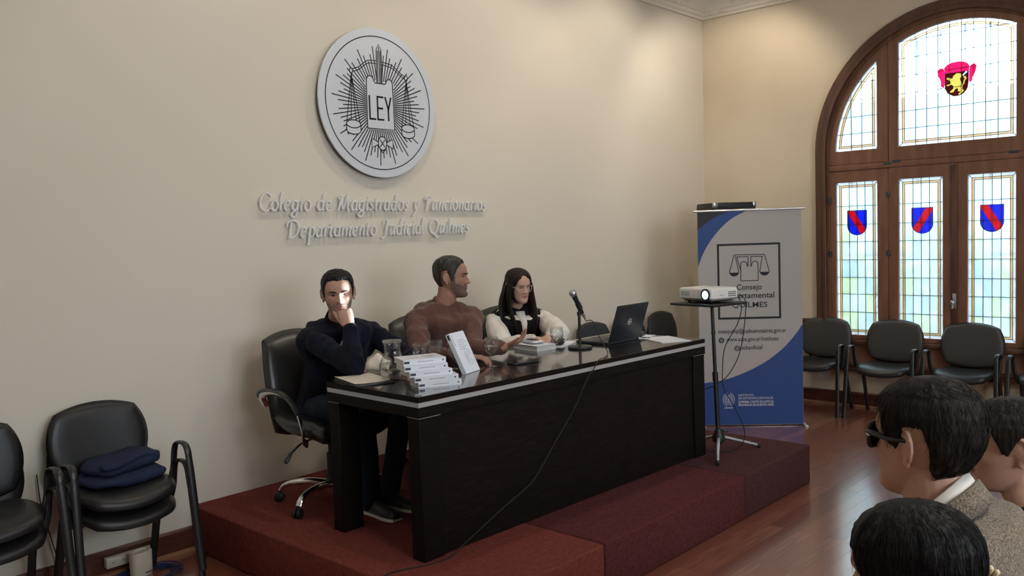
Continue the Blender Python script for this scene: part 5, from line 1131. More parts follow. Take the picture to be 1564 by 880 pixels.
def head_parts(mb, H):
    rings = []
    for z in list(np.linspace(0.0, 0.20, 62))+list(np.linspace(0.204, 0.2285, 9)):
        rings.append([H @ hs(z, 2*PI*j/72) for j in range(72)])
    mb.loft(rings)
    for s in (-1, 1):      # ears: flat shell with a rolled rim
        c = Vector((s*0.0755, -0.012, 0.000)); sub = MB()
        m = Matrix.Rotation(s*0.42, 3, 'Z') @ Matrix.Rotation(-0.18, 3, 'X')
        sub.ell((0, 0, 0), (0.006, 0.016, 0.029), m, 12, 8)
        rim = [m @ Vector((s*0.004, 0.017*math.cos(a)*-1.0-0.002, 0.006+0.026*math.sin(a))) for a in lin(-1.2, 2.5, 12)]
        sub.tube([Vector(p) for p in rim], [0.0042]*9+[0.0038, 0.0035, 0.003] if len(rim) == 12 else 0.004, 8, round_ends=True)
        sub.ell(m @ Vector((s*0.002, 0.004, -0.027)), (0.005, 0.008, 0.009), None, 10, 6)
        sub.ell(m @ Vector((s*0.001, 0.014, 0.0)), (0.005, 0.004, 0.008), None, 8, 6)
        mb.add([H @ (c+Vector(v)*1.14) for v in sub.v], sub.f)
def hand(mb, W, d, n, t, curl=(30, 40, 30), spread=0.0, sc=1.0, thumb=(0.55, 0.75, 0.25), fc=None):
    W, d = Vector(W), Vector(d).normalized(); n = Vector(n); n = (n-d*n.dot(d)).normalized(); t = Vector(t); t = (t-d*t.dot(d)-n*t.dot(n)).normalized()
    def ring(o, a, b): return [W+d*o*sc+t*(math.cos(2*PI*j/14)*a*sc)+n*(math.sin(2*PI*j/14)*b*sc) for j in range(14)]
    mb.loft([ring(-0.03, 0.026, 0.020), ring(0.0, 0.028, 0.019), ring(0.03, 0.037, 0.018), ring(0.065, 0.042, 0.016), ring(0.092, 0.041, 0.013), ring(0.10, 0.034, 0.008)])
    for k, (o, L) in enumerate(((0.030, 0.072), (0.010, 0.080), (-0.010, 0.075), (-0.029, 0.058))):
        cu = fc[k] if fc else curl
        p = W+(d*0.086+t*o)*sc; a = 0.0; dd = (d+t*spread*o*10).normalized(); pts = [p-d*0.02*sc, p]; rad = [0.0090, 0.0092]
        for q, (fr_, r) in enumerate(((0.45, 0.0086), (0.30, 0.0078), (0.25, 0.0062))):
            a += math.radians(cu[q]); v = dd*math.cos(a)+n*math.sin(a); p = p+v*L*fr_*sc; pts.append(p); rad.append(r)
        mb.tube(pts, [r*sc for r in rad], 10, round_ends=True)
    p = W+(d*0.025+t*0.026)*sc; v = (d*thumb[0]+t*thumb[1]+n*thumb[2]).normalized(); v2 = (v+d*0.5+n*0.15).normalized(); v3 = (v2+d*0.3).normalized()
    mb.tube([W+d*0.01*sc, p, p+v*0.036*sc, p+v*0.036*sc+v2*0.030*sc, p+v*0.036*sc+v2*0.030*sc+v3*0.022*sc], [r*sc for r in (0.016, 0.0155, 0.011, 0.0095, 0.007)], 10, round_ends=True)
def torso(mb, pel, nb, shR, shL, hipw=1.0, inf=0.0, low=0.0, depth=1.0, chest=None, width=1.0):
    pel, nb, shR, shL = map(Vector, (pel, nb, shR, shL)); side = (shR-shL); side.z = 0; side.normalize(); sm_ = (shR+shL)/2
    ctr = crom([pel, (pel*0.55+sm_*0.45)+Vector((0, 0, 0)), sm_+(nb-sm_)*0.15, nb], 8); up = (nb-pel).normalized(); dep = side.cross(up)
    T = np.array([(0, .165, .118), (.2, .155, .112), (.45, .160, .115), (.65, .178, .122), (.82, .170, .108), (.92, .120, .082), (.98, .075, .062), (1, .058, .056)])
    rings = []; n = len(ctr)
    for i, c in enumerate(ctr):
        t = i/(n-1); w = (np.interp(t, T[:, 0], T[:, 1])*width+inf)*(hipw if t < 0.3 else 1); d = np.interp(t, T[:, 0], T[:, 2])*depth+inf
        rings.append([c+side*(math.copysign(abs(math.cos(a))**0.85, math.cos(a))*w)+dep*(math.copysign(abs(math.sin(a))**0.85, math.sin(a))*d) for a in lin(0, 2*PI*27/28, 27)])
    mb.loft(rings)
    for s in (shR, shL):
        q = sm_+(s-sm_)*0.35+Vector((0, 0, 0.01)); mb.tube([nb*0.85+sm_*0.15-Vector((0, 0, 0.025)), nb*0.35+q*0.65+Vector((0, 0, 0.004)), s*0.6+q*0.4+Vector((0, 0, 0.004)), s-Vector((0, 0, 0.006))], [0.045+inf, 0.050+inf, 0.050+inf, 0.048+inf], 14, round_ends=True)
        mb.tube([sm_+(s-sm_)*0.3-up*0.10, sm_+(s-sm_)*0.85-up*0.07, s-up*0.02], [0.085+inf*0.5, 0.065+inf, 0.055+inf], 14, round_ends=True)
def limb(mb, a, b, c, r, n=14):
    a, b, c = Vector(a), Vector(b), Vector(c); mb.tube([a, (a+b)/2, b*0.93+a*0.07, b, b*0.93+c*0.07, (b+c)/2, c], r, n, round_ends=True)
def folds(me, amp, sc_=9.0, seed=0.0, aniso=(1, 1, 0.5)):
    n = len(me.vertices); co = np.empty(n*3); me.vertices.foreach_get('co', co); co = co.reshape(-1, 3); nr = np.empty(n*3); me.vertices.foreach_get('normal', nr); nr = nr.reshape(-1, 3)
    d = np.empty(n)
    for i in range(n):
        p = Vector((co[i, 0]*aniso[0], co[i, 1]*aniso[1], co[i, 2]*aniso[2]))*sc_+Vector((seed, 0, 0))
        q = noise.noise(p); d[i] = (1-2*abs(q))*0.6+noise.noise(p*2.3)*0.4-0.25
    me.vertices.foreach_set('co', (co+nr*(d*amp)[:, None]).ravel()); me.update()
def rel(me, root): 
    L = root.location
    n = len(me.vertices); co = np.empty(n*3); me.vertices.foreach_get('co', co); co = co.reshape(-1, 3)-np.array(L); me.vertices.foreach_set('co', co.ravel()); me.update()
def cloth(name, mb, m, root, voxel=0.007, amp=0.006, sc_=9.0, seed=0.0, sm=3, lab=None, aniso=(1, 1, 0.5)):
    me = remesh(mb, voxel, sm); folds(me, amp, sc_, seed, aniso); rel(me, root); o = link(name, me, MATS[m], root, smooth=True)
    if lab: o['label'] = lab
    return o
def face_mats(me, H, mats, lips=True, stub=None, shave=None):
    inv = H.inverted(); n = len(me.polygons); c = np.empty(n*3); me.polygons.foreach_get('center', c); c = c.reshape(-1, 3)
    A = np.array(inv)[:3, :3]; b = np.array(inv)[:3, 3]; q = c@A.T+b; z = q[:, 2]+0.115; x = q[:, 0]; y = q[:, 1]
    idx = np.zeros(n, dtype=np.int32)
    near = (np.abs(x) < 0.1) & (z > -0.02) & (z < 0.25) & (y > -0.1) & (y < np.interp(z, HEAD[:, 0], HEAD[:, 2])+0.006+0.03*(np.abs(x) < 0.02)*(z > 0.07))
    if stub:
        jaw = near & (y > 0.040-0.45*z) & (z < 0.062+0.6*np.maximum(0, np.abs(x)-0.030)) & (z > -0.006) & (z < 0.10)
        mou = near & (y > 0.07) & (z < 0.074) & (np.abs(x) < 0.034) & (z > 0.064)
        sb = near & (np.abs(x) > 0.055) & (y > 0.008) & (y < 0.035) & (z < 0.12)
        idx[jaw | mou | sb] = 2
    if lips: idx[near & (y > 0.07) & (((x/0.021)**2+((z-0.0562)/0.0085)**2) < 1)] = 1
    return idx
def hair_cap(H, hl, thick, seed=0, root=None, m='hair_black', lump=0.002, nphi=96, nz=46, name='hair', soft=0.024):
    """short hair as a shell on the skull; hl = [(deg, height)] hairline round the head (mirrored)"""
    A_ = np.array(hl); rings = []
    zs = list(np.linspace(0.0, 0.20, nz))+list(np.linspace(0.204, 0.2288, 10))
    for z in zs:
        ring = []
        for j in range(nphi):
            ph = 2*PI*j/nphi; dg = math.degrees(ph if ph <= PI else 2*PI-ph); lim = np.interp(dg, A_[:, 0], A_[:, 1])+0.006*noise.noise(Vector((ph*7+seed, seed, 0)))+0.004*noise.noise(Vector((ph*24+seed, seed, 1)))
            t = max(0.0, min(1.0, (z-lim+0.006)/soft)); t = t*t*(3-2*t); tt = thick(dg, z)
            p = hs(z, ph, 0.0, False); nz_ = noise.noise(Vector((p.x*60+seed, p.y*60, p.z*14)))*lump+noise.noise(Vector((p.x*150+seed, p.y*150, p.z*40)))*lump*0.5
            q = hs(z, ph, -0.008+(tt+0.008+nz_)*t, False); ring.append(H @ q)
        rings.append(ring)
    me = MB().loft(rings).mesh('hair'); rel(me, root)
    return link(name, me, MATS[m], root, smooth=True)
def eyes(H, root, look=(0, 0), iris=0.0058, lid='skin_a', brow='brow', bw=1.0):
    for s in (-1, 1):
        y = hs(0.117, math.asin(min(1, 0.0315/0.0725))).y
        c = Vector((s*0.0315, y-0.0085, 0.0025)); mb = MB().ell(c, (0.0125, 0.0115, 0.0118), None, 16, 10); me = mb.mesh('eye')
        me.transform(H); rel(me, root); e = link('eye', me, MATS['eye_white'], root, smooth=True)
        d = Vector((look[0], 1, look[1])).normalized(); mi = MB().ell(c+d*0.0075, (iris, 0.0048, iris), d.to_track_quat('Y', 'Z').to_matrix(), 14, 8).mesh('iris'); mi.transform(H); rel(mi, root); link('iris', mi, MATS['iris'], e, smooth=True)
        lm_ = MB(); up = [c+Vector((0.0150*math.cos(a), 0.0118*math.sqrt(max(0, 1-(1.05*math.cos(a))**2*0.8)), 0.0010+0.0052*math.sin(a))) for a in lin(PI*0.98, PI*0.02, 10)]
        lm_.tube(up, 0.0013, 6); ml = lm_.mesh('l'); ml.transform(H); rel(ml, root); link('eyelid', ml, MATS[brow], e, smooth=True)
        li = MB().tube([p+Vector((0, -0.0004, 0.0030)) for p in up], 0.0030, 8, round_ends=True).mesh('l'); li.transform(H); rel(li, root); link('eyelid', li, MATS[lid], e, smooth=True)
        bp = [hs(z, 0).copy() for z in (0.13,)]
        pts = []
        for i in range(7):
            u = i/6; xx = 0.012+0.038*u; zz = 0.1315+0.0070*math.sin(u*2.2)-0.002*u
            pts.append(Vector((s*xx, hs(zz, math.asin(min(1, xx/0.0755))).y+0.0012, zz-0.115)))
        mbw = MB().tube(pts, [0.0020*bw, 0.0030*bw, 0.0033*bw, 0.0031*bw, 0.0026*bw, 0.0019*bw, 0.0009], 8, up=(0, 0, 1)).mesh('b'); mbw.transform(H); rel(mbw, root); link('eyebrow', mbw, MATS[brow], root, smooth=True)
def body(root, H, nb, shR, shL, elR, elL, wrR, wrL, pel, hands, mats, voxel=0.0045, legs=None, stub=None, armr=0.040, neck=0.052, extra=None, width=0.86):
    mb = MB(); head_parts(mb, H)
    hb = H @ Vector((0, -0.018, -0.06)); hb2 = H @ Vector((0, -0.022, -0.10)); nb = Vector(nb)
    mb.tube([H @ Vector((0, -0.012, -0.02)), hb, hb2, nb, nb-Vector((0, 0, 0.05))], [neck*0.95, neck*0.98, neck, neck*1.04, neck*0.9], 20, round_ends=True)
    torso(mb, pel, nb-Vector((0, 0, 0.03)), Vector(shR)-Vector((0, 0, 0.012)), Vector(shL)-Vector((0, 0, 0.012)), inf=-0.028, width=width)
    for s, e, w in ((shR, elR, wrR), (shL, elL, wrL)): limb(mb, s, e, w, [armr*1.1, armr, armr*0.92, armr*0.92, armr*0.92, armr*0.82, armr*0.62])
    for h in hands: hand(mb, **h)
    if legs:
        for (h, k, a) in legs: limb(mb, h, k, a, [0.072, 0.066, 0.054, 0.052, 0.050, 0.045, 0.034])
    me = remesh(mb, voxel, 2, 0.4); idx = face_mats(me, H, mats, True, stub); rel(me, root)
    o = link('body', me, [MATS[x] for x in mats], root, smooth=True); me.polygons.foreach_set('material_index', idx); me.update(); return o
def shoe(root, ank, toe, m='plastic_black', z0=HP):
    ank, toe = Vector(ank), Vector(toe); d = toe-ank; d.z = 0; d.normalize(); s = d.cross(Vector((0, 0, 1))); heel = Vector((ank.x, ank.y, z0))-d*0.06
    sec = [(0.0, .030, .055), (.03, .036, .085), (.08, .037, .085), (.13, .040, .060), (.19, .047, .048), (.24, .044, .040), (.27, .030, .030)]
    rings = [[heel+d*o+s*(math.cos(a)*w)+Vector((0, 0, 0.012+max(0, math.sin(a))*h)) for a in lin(0, PI, 10)]+[heel+d*o-s*w+Vector((0, 0, 0.012)), heel+d*o+s*w+Vector((0, 0, 0.012))] for o, w, h in sec]
    me = MB().loft(rings).mesh('shoe'); rel(me, root); o = link('shoe', me, MATS[m], root, smooth=True)
    r2 = [[heel+d*o+s*w*k_*1.04+Vector((0, 0, z)) for k_, z in ((1, 0.0005), (1, 0.016), (-1, 0.016), (-1, 0.0005))] for o, w, h in sec]
    ms = MB().loft(r2).mesh('sole'); rel(ms, root); link('sole', ms, MATS['white_plastic'], o)
SHORT = [(0, .180), (30, .178), (48, .168), (60, .150), (68, .120), (74, .090), (84, .085), (90, .130), (96, .146), (108, .146), (116, .105), (128, .055), (150, .036), (180, .030)]

# ---- man in navy, hand at his mouth
r1 = thing('person', 'man in navy pullover seated at the table end, hand at his mouth', 'person', (-5.24, -0.60, HP))
H1 = head_frame((-5.262, -0.735, 1.437), (-0.56, -0.83), -0.06, 0.05, 1.07)
nb1, sR, sL = (-5.225, -0.665, 1.285), (-5.395, -0.635, 1.205), (-5.035, -0.70, 1.205)
eR, wR = (-5.375, -1.005, 1.068), (-5.297, -0.868, 1.262); eL, wL = (-4.985, -0.985, 1.065), (-5.09, -1.175, 1.052)
pel = (-5.24, -0.56, 0.80); hpR, hpL = (-5.33, -0.60, 0.805), (-5.15, -0.60, 0.805); kR, kL = (-5.335, -1.00, 0.80), (-5.06, -0.99, 0.78); aR, aL = (-5.27, -0.965, 0.345), (-5.13, -0.935, 0.345)
body(r1, H1, nb1, sR, sL, eR, eL, wR, wL, pel, [dict(W=wR, d=(-0.12, 0.22, 0.95), n=(0.35, 0.75, -0.1), t=(-0.8, 0.3, 0.2), curl=(75, 80, 45), thumb=(0.75, 0.35, 0.35)), dict(W=wL, d=(-0.75, -0.6, -0.05), n=(0, 0, -1), t=(-0.5, 0.75, 0), curl=(15, 20, 15))], ['skin_a', 'lip_a', 'stubble_a'], legs=[(hpR, kR, aR), (hpL, kL, aL)], stub=True, neck=0.060)
eyes(H1, r1, (0.35, 0.03), lid='skin_a', bw=1.35)
hair_cap(H1, [(0, .186), (25, .186), (44, .180), (54, .160), (66, .120), (74, .095), (84, .09)]+SHORT[7:], lambda d, z: 0.005+0.011*max(0, (z-0.15)/0.08), 1.0, r1, 'hair_black', 0.003)
mb = MB(); torso(mb, pel, Vector(nb1)+Vector((0, 0, 0.004)), sR, sL, inf=0.014)
for s, e, w in ((sR, eR, wR), (sL, eL, wL)): limb(mb, s, e, Vector(w)+(Vector(e)-Vector(w)).normalized()*0.018, [0.060, 0.059, 0.055, 0.052, 0.055, 0.049, 0.042])
cloth('pullover', mb, 'navy_cloth', r1, 0.006, 0.014, 10, 1.0)
col = MB(); cN = Vector(nb1); up = (H1 @ Vector((0, -0.02, -0.1))-cN).normalized()
def collar(nb, H, r0, r1_, h, m, root, name='collar', tilt=0.0, thick=0.006):
    c = Vector(nb); up = ((H @ Vector((0, -0.02, -0.10)))-c).normalized(); fw = (H.to_3x3() @ Vector((0, 1, 0))); sd = up.cross(fw).normalized(); fw = sd.cross(up)
    rings = []
    for a in lin(0, 2*PI, 32):
        dv = sd*math.sin(a)+fw*math.cos(a); lift = up*(-tilt*math.cos(a))
        rings.append([c+dv*r0+lift-up*0.012, c+dv*(r0+thick)+lift-up*0.012, c+dv*(r1_+thick)+lift+up*h, c+dv*r1_+lift+up*h])
    me = MB().loft(rings, cap=False).mesh('c'); rel(me, root); return link(name, me, MATS[m], root, smooth=True)
collar(nb1, H1, 0.066, 0.060, 0.045, 'navy_cloth', r1, tilt=0.02)
zt = Vector((-5.30, -0.80, 1.17)); me = MB().rbox((0, 0, 0), (0.016, 0.004, 0.030), 0.0015, 1, Matrix.Rotation(0.5, 3, 'Y')).mesh('z'); me.transform(Matrix.Translation(zt)); rel(me, r1); link('zip_tab', me, MATS['white_plastic'], r1)['label'] = 'white zip tab'
mb = MB(); mb.ell(Vector(pel)+Vector((0, 0.02, 0)), (0.185, 0.15, 0.12))
for h, k, a in ((hpR, kR, aR), (hpL, kL, aL)): limb(mb, h, k, Vector(a)-Vector((0, 0, 0.03)), [0.092, 0.085, 0.070, 0.066, 0.064, 0.058, 0.052])
cloth('jeans', mb, 'denim', r1, 0.008, 0.008, 9, 2.0)
shoe(r1, aR, Vector(aR)+Vector((0.0, -0.2, 0))); shoe(r1, aL, Vector(aL)+Vector((0.03, -0.2, 0)))

# ---- man in brown, speaking to his left
r2 = thing('person', 'bearded man with short grey hair in a brown sweatshirt, turned to the woman', 'person', (-4.42, -0.66, HP))
H2 = head_frame((-4.515, -0.845, 1.485), (0.60, -0.80), -0.02, -0.02, 1.07)
nb2, sR, sL = (-4.545, -0.800, 1.312), (-4.745, -0.775, 1.245), (-4.365, -0.865, 1.235)
eR, wR = (-4.925, -1.01, 1.075), (-4.80, -1.235, 1.062); eL, wL = (-4.555, -1.045, 1.075), (-4.500, -1.262, 1.085)
pel = (-4.42, -0.60, 0.80); hpR, hpL = (-4.51, -0.62, 0.80), (-4.33, -0.62, 0.80); kR, kL = (-4.54, -1.03, 0.78), (-4.28, -1.03, 0.78); aR, aL = (-4.53, -1.02, 0.345), (-4.29, -1.02, 0.345)
body(r2, H2, nb2, sR, sL, eR, eL, wR, wL, pel, [dict(W=wR, d=(0.5, -0.85, 0.0), n=(0, 0, -1), t=(0.8, 0.5, 0), curl=(20, 25, 20)), dict(W=wL, d=(0.62, -0.45, 0.32), n=(-0.45, 0.45, 0.6), t=(-0.2, -0.3, 0.9), curl=(18, 22, 15), thumb=(0.45, 0.85, 0.2), spread=0.9)], ['skin_b', 'lip_a', 'stubble_b'], legs=[(hpR, kR, aR), (hpL, kL, aL)], stub=True, neck=0.060)
eyes(H2, r2, (0.1, 0), lid='skin_b', bw=1.1)
hair_cap(H2, [(0, .188), (30, .186), (48, .172)]+SHORT[3:], lambda d, z: 0.005+0.008*max(0, (z-0.16)/0.07), 4.0, r2, 'hair_grey', 0.0018)
mb = MB(); torso(mb, pel, Vector(nb2)+Vector((0, 0, 0.004)), sR, sL, inf=0.020)
for s, e, w in ((sR, eR, wR), (sL, eL, wL)): limb(mb, s, e, Vector(w)+(Vector(e)-Vector(w)).normalized()*0.03, [0.062, 0.062, 0.058, 0.055, 0.057, 0.051, 0.043])
cloth('sweatshirt', mb, 'brown_cloth', r2, 0.006, 0.014, 9, 5.0, aniso=(1.2, 1.2, 0.45))
collar(nb2, H2, 0.068, 0.062, 0.008, 'brown_cloth', r2, 'neckband', tilt=0.028, thick=0.008)
mb = MB(); mb.ell(Vector(pel)+Vector((0, 0.02, 0)), (0.185, 0.15, 0.12))
for h, k, a in ((hpR, kR, aR), (hpL, kL, aL)): limb(mb, h, k, Vector(a)-Vector((0, 0, 0.03)), [0.092, 0.085, 0.070, 0.066, 0.064, 0.058, 0.052])
cloth('trousers', mb, 'denim', r2, 0.009, 0.008, 9, 2.0)
shoe(r2, aR, Vector(aR)+Vector((0.0, -0.2, 0))); shoe(r2, aL, Vector(aL)+Vector((0.03, -0.2, 0)))

# ---- woman with long hair
r3 = thing('person', 'woman with long dark hair and glasses, black waistcoat over white blouse', 'person', (-3.72, -0.60, HP))
H3 = head_frame((-3.790, -0.735, 1.382), (-0.26, -0.96), -0.16, 0.04, 0.95)
nb3, sR, sL = (-3.755, -0.675, 1.215), (-3.905, -0.605, 1.145), (-3.585, -0.755, 1.145)
eR, wR = (-4.06, -0.83, 0.985), (-4.00, -1.045, 1.065); eL, wL = (-3.70, -1.005, 1.062), (-3.91, -1.10, 1.072)
pel = (-3.70, -0.55, 0.79); hpR, hpL = (-3.79, -0.58, 0.79), (-3.63, -0.64, 0.79); kR, kL = (-3.98, -0.95, 0.77), (-3.80, -1.0, 0.77); aR, aL = (-3.97, -0.96, 0.345), (-3.80, -1.0, 0.345)
body(r3, H3, nb3, sR, sL, eR, eL, wR, wL, pel, [dict(W=wR, d=(0.5, -0.8, -0.1), n=(0, 0, -1), t=(0.8, 0.5, 0), curl=(25, 30, 20), sc=0.88), dict(W=wL, d=(-0.9, -0.35, -0.1), n=(0, 0, -1), t=(-0.35, 0.9, 0), curl=(25, 30, 20), sc=0.88)], ['skin_c', 'lip_c'], legs=[(hpR, kR, aR), (hpL, kL, aL)], armr=0.034, neck=0.043, width=0.75)
eyes(H3, r3, (0.25, -0.15), lid='skin_c', bw=0.9)
mb = MB(); torso(mb, pel, Vector(nb3)+Vector((0, 0, 0.002)), sR, sL, inf=0.006, width=0.84)
for s, e, w in ((sR, eR, wR), (sL, eL, wL)): limb(mb, s, e, Vector(w)+(Vector(e)-Vector(w)).normalized()*0.012, [0.060, 0.074, 0.074, 0.070, 0.070, 0.062, 0.032])
cloth('blouse', mb, 'white_cloth', r3, 0.0065, 0.012, 11, 7.0)
collar(nb3, H3, 0.056, 0.052, 0.028, 'white_cloth', r3, tilt=0.012)
mb = MB(); torso(mb, pel, Vector(nb3)-Vector((0, 0, 0.010)), Vector(sR)*0.86+Vector(sL)*0.14+Vector((0, 0, 0.004)), Vector(sL)*0.86+Vector(sR)*0.14+Vector((0, 0, 0.004)), inf=0.024, width=0.90)
cloth('waistcoat', mb, 'black_cloth', r3, 0.007, 0.004, 8, 3.0)
fw3 = Vector((-0.42, -0.90, 0)).normalized(); sd3 = fw3.cross(Vector((0, 0, 1))); pk = []
for i in range(9):
    u = i/8; c_ = Vector(nb3)+Vector((0, 0, -0.005-0.16*u))+fw3*(0.066+0.072*min(1, u*2.2)); w_ = 0.026*(1-u)+0.008
    pk.append([c_-sd3*w_-fw3*0.02, c_-sd3*w_*0.9+fw3*0.006, c_+fw3*0.010, c_+sd3*w_*0.9+fw3*0.006, c_+sd3*w_-fw3*0.02])
me = MB().loft(pk).mesh('p'); rel(me, r3); link('blouse_front', me, MATS['white_cloth'], r3, smooth=True)
mb = MB(); mb.ell(Vector(pel)+Vector((0, 0.02, 0)), (0.175, 0.15, 0.11))
for h, k, a in ((hpR, kR, aR), (hpL, kL, aL)): limb(mb, h, k, Vector(a)-Vector((0, 0, 0.03)), [0.085, 0.078, 0.064, 0.060, 0.058, 0.05, 0.045])
cloth('trousers', mb, 'black_cloth', r3, 0.009, 0.006, 9, 2.0)
shoe(r3, aR, Vector(aR)+Vector((0.0, -0.2, 0))); shoe(r3, aL, Vector(aL)+Vector((0.03, -0.2, 0)))
hr = hair_cap(H3, [(0, .196), (15, .190), (35, .165), (50, .130), (62, .09), (75, .03), (90, -.02), (180, -.02)], lambda d, z: 0.012+0.006*max(0, (z-0.17)/0.06)-(0.006 if d < 12 else 0), 8.0, r3, 'hair_brown', 0.002)
def lock(H, pts, w, t, root, m, seed=0, parent=None, n=30):
    """a long flat lock of hair, ridged lengthwise; pts in head space then world offsets"""
    P = crom(pts, 7); rings = []
    for i, p in enumerate(P):
        u = i/(len(P)-1); tg = (P[min(i+1, len(P)-1)]-P[max(i-1, 0)]).normalized(); sd = (H.to_3x3() @ Vector((w[2], w[3], 0))).normalized(); sd = (sd-tg*sd.dot(tg)).normalized(); nn = tg.cross(sd)
        ww = (w[0]*(1-u)+w[1]*u)*(1 if u < 0.85 else 1-0.75*(u-0.85)/0.15)
        rings.append([p+sd*(math.cos(a)*ww)+nn*(math.sin(a)*t*(1-0.4*u)+0.0025*math.sin(9*a+seed)+0.002*noise.noise(Vector((a*3, u*2, seed)))) for a in lin(0, 2*PI*(n-1)/n, n-1)])
    me = MB().loft(rings).mesh('lock'); rel(me, root); return link('hair_lock', me, MATS[m], parent or root, smooth=True)
h3 = lambda x, y, z: H3 @ Vector((x, y, z))
lock(H3, [h3(0.040, -0.01, 0.055), h3(0.074, 0.005, 0.01), h3(0.088, 0.010, -0.06), h3(0.092, 0.030, -0.14), h3(0.080, 0.075, -0.24), h3(0.065, 0.10, -0.33)], (0.045, 0.035, 0.25, 1), 0.018, r3, 'hair_brown', 1.0, hr)
lock(H3, [h3(-0.040, -0.01, 0.055), h3(-0.074, 0.005, 0.01), h3(-0.088, 0.012, -0.06), h3(-0.088, 0.045, -0.14), h3(-0.075, 0.095, -0.24), h3(-0.060, 0.115, -0.35)], (0.045, 0.035, -0.25, 1), 0.018, r3, 'hair_brown', 3.0, hr)
lock(H3, [h3(0.040, -0.05, 0.03), h3(0.082, -0.055, -0.05), h3(0.115, -0.04, -0.13), h3(0.120, -0.01, -0.22), h3(0.10, 0.02, -0.30)], (0.05, 0.035, 0.7, 0.7), 0.02, r3, 'hair_brown', 5.0, hr)
lock(H3, [h3(-0.040, -0.05, 0.03), h3(-0.082, -0.055, -0.05), h3(-0.105, -0.045, -0.13), h3(-0.110, -0.02, -0.22)], (0.05, 0.035, -0.7, 0.7), 0.02, r3, 'hair_brown', 6.0, hr)
lock(H3, [h3(0, -0.06, 0.04), h3(0, -0.105, -0.05), h3(0, -0.125, -0.15), h3(0, -0.14, -0.26)], (0.075, 0.06, 1, 0), 0.02, r3, 'hair_brown', 7.0, hr)
def spectacles(H, root, m, rx_, rz_, tube_r, lens=None, square=False, name='glasses', temple=0.003, zc=0.0, xc=0.033, yo=0.020):
    g = MB(); y0 = hs(0.117, 0.4).y+yo
    e = 0.45 if square else 1.0; parts = []
    for s in (-1, 1):
        loop = [Vector((s*xc+rx_*math.copysign(abs(math.cos(a))**e, math.cos(a)), y0-0.35*abs(s*xc+rx_*math.copysign(abs(math.cos(a))**e, math.cos(a)))**1.6*2.2, zc+rz_*math.copysign(abs(math.sin(a))**e, math.sin(a)))) for a in lin(0, 2*PI, 30)]
        g.tube(loop, tube_r, 8)
        yt = loop[0].y if s > 0 else loop[15].y
        xt = s*(xc+rx_)
        g.tube(crom([(xt, yt, zc+rz_*0.45), (s*0.074, yt-0.02, zc+rz_*0.45), (s*0.080, 0.02, zc+0.008), (s*0.0775, -0.006, zc+0.010), (s*0.072, -0.022, zc+0.006)], 4), tube_r*0.8 if temple is None else temple*0.6, 8, temple)
        if lens:
            mbl = MB().add([H @ Vector(p) for p in loop[:-1]], [tuple(range(29))]); me = mbl.mesh('lens', False); rel(me, root); parts.append(me)
    g.tube([(-xc+rx_, y0-0.004, zc+rz_*0.3), (0, y0+0.002, zc+rz_*0.45), (xc-rx_, y0-0.004, zc+rz_*0.3)], tube_r, 8)
    me = g.mesh('glasses'); me.transform(H); rel(me, root); o = link(name, me, MATS[m], root, smooth=True)
    for q in parts: link('lens', q, MATS[lens], o)
    return o
spectacles(H3, r3, 'frame_clear', 0.0265, 0.0245, 0.0015, 'glass', zc=-0.004)

# ================================================================== AUDIENCE
def sitter(root, H, nb, sw, z_sh, pel, mats, topm, voxel, seed, stub=None, legm='denim', topname='jacket', neck=0.056, amp=0.006, width=1.0):
    nb = Vector(nb); px_, py_ = pel[0], pel[1]
    sL, sR = (nb.x-sw, nb.y-0.01, z_sh), (nb.x+sw, nb.y-0.01, z_sh); eL, eR = (nb.x-sw-0.03, nb.y+0.06, z_sh-0.29), (nb.x+sw+0.03, nb.y+0.06, z_sh-0.29); wL, wR = (px_-0.10, py_+0.30, 0.60), (px_+0.10, py_+0.30, 0.60)
    hpL, hpR = (px_-0.09, py_+0.02, 0.545), (px_+0.09, py_+0.02, 0.545); kL, kR = (px_-0.13, py_+0.42, 0.53), (px_+0.13, py_+0.42, 0.53); aL, aR = (px_-0.13, py_+0.44, 0.10), (px_+0.13, py_+0.44, 0.10)
    body(root, H, nb, sR, sL, eR, eL, wR, wL, pel, [dict(W=wL, d=(0.3, 0.9, -0.15), n=(0, 0, -1), t=(0.9, -0.3, 0), curl=(20, 25, 20)), dict(W=wR, d=(-0.3, 0.9, -0.15), n=(0, 0, -1), t=(-0.9, -0.3, 0), curl=(20, 25, 20))], mats, voxel, legs=[(hpL, kL, aL), (hpR, kR, aR)], stub=stub, neck=neck, width=0.84*width)
    mb = MB(); torso(mb, pel, nb+Vector((0, 0, 0.0)), sR, sL, inf=0.016, width=width)
    for s, e, w in ((sR, eR, wR), (sL, eL, wL)): limb(mb, s, e, Vector(w)+(Vector(e)-Vector(w)).normalized()*0.02, [0.074, 0.070, 0.062, 0.060, 0.060, 0.054, 0.045])
    cloth(topname, mb, topm, root, 0.0065, amp, 7, seed)
    mb = MB(); mb.ell(Vector(pel)+Vector((0, 0.0, 0.02)), (0.18, 0.15, 0.10))
    for h, k, a in ((hpL, kL, aL), (hpR, kR, aR)): limb(mb, h, k, Vector(a)-Vector((0, 0, 0.02)), [0.085, 0.080, 0.066, 0.064, 0.062, 0.055, 0.05])
    cloth('trousers', mb, legm, root, 0.010, 0.007, 9, seed)
    for a in (aL, aR): shoe(root, a, Vector(a)+Vector((0, 0.2, 0)), z0=0.0)
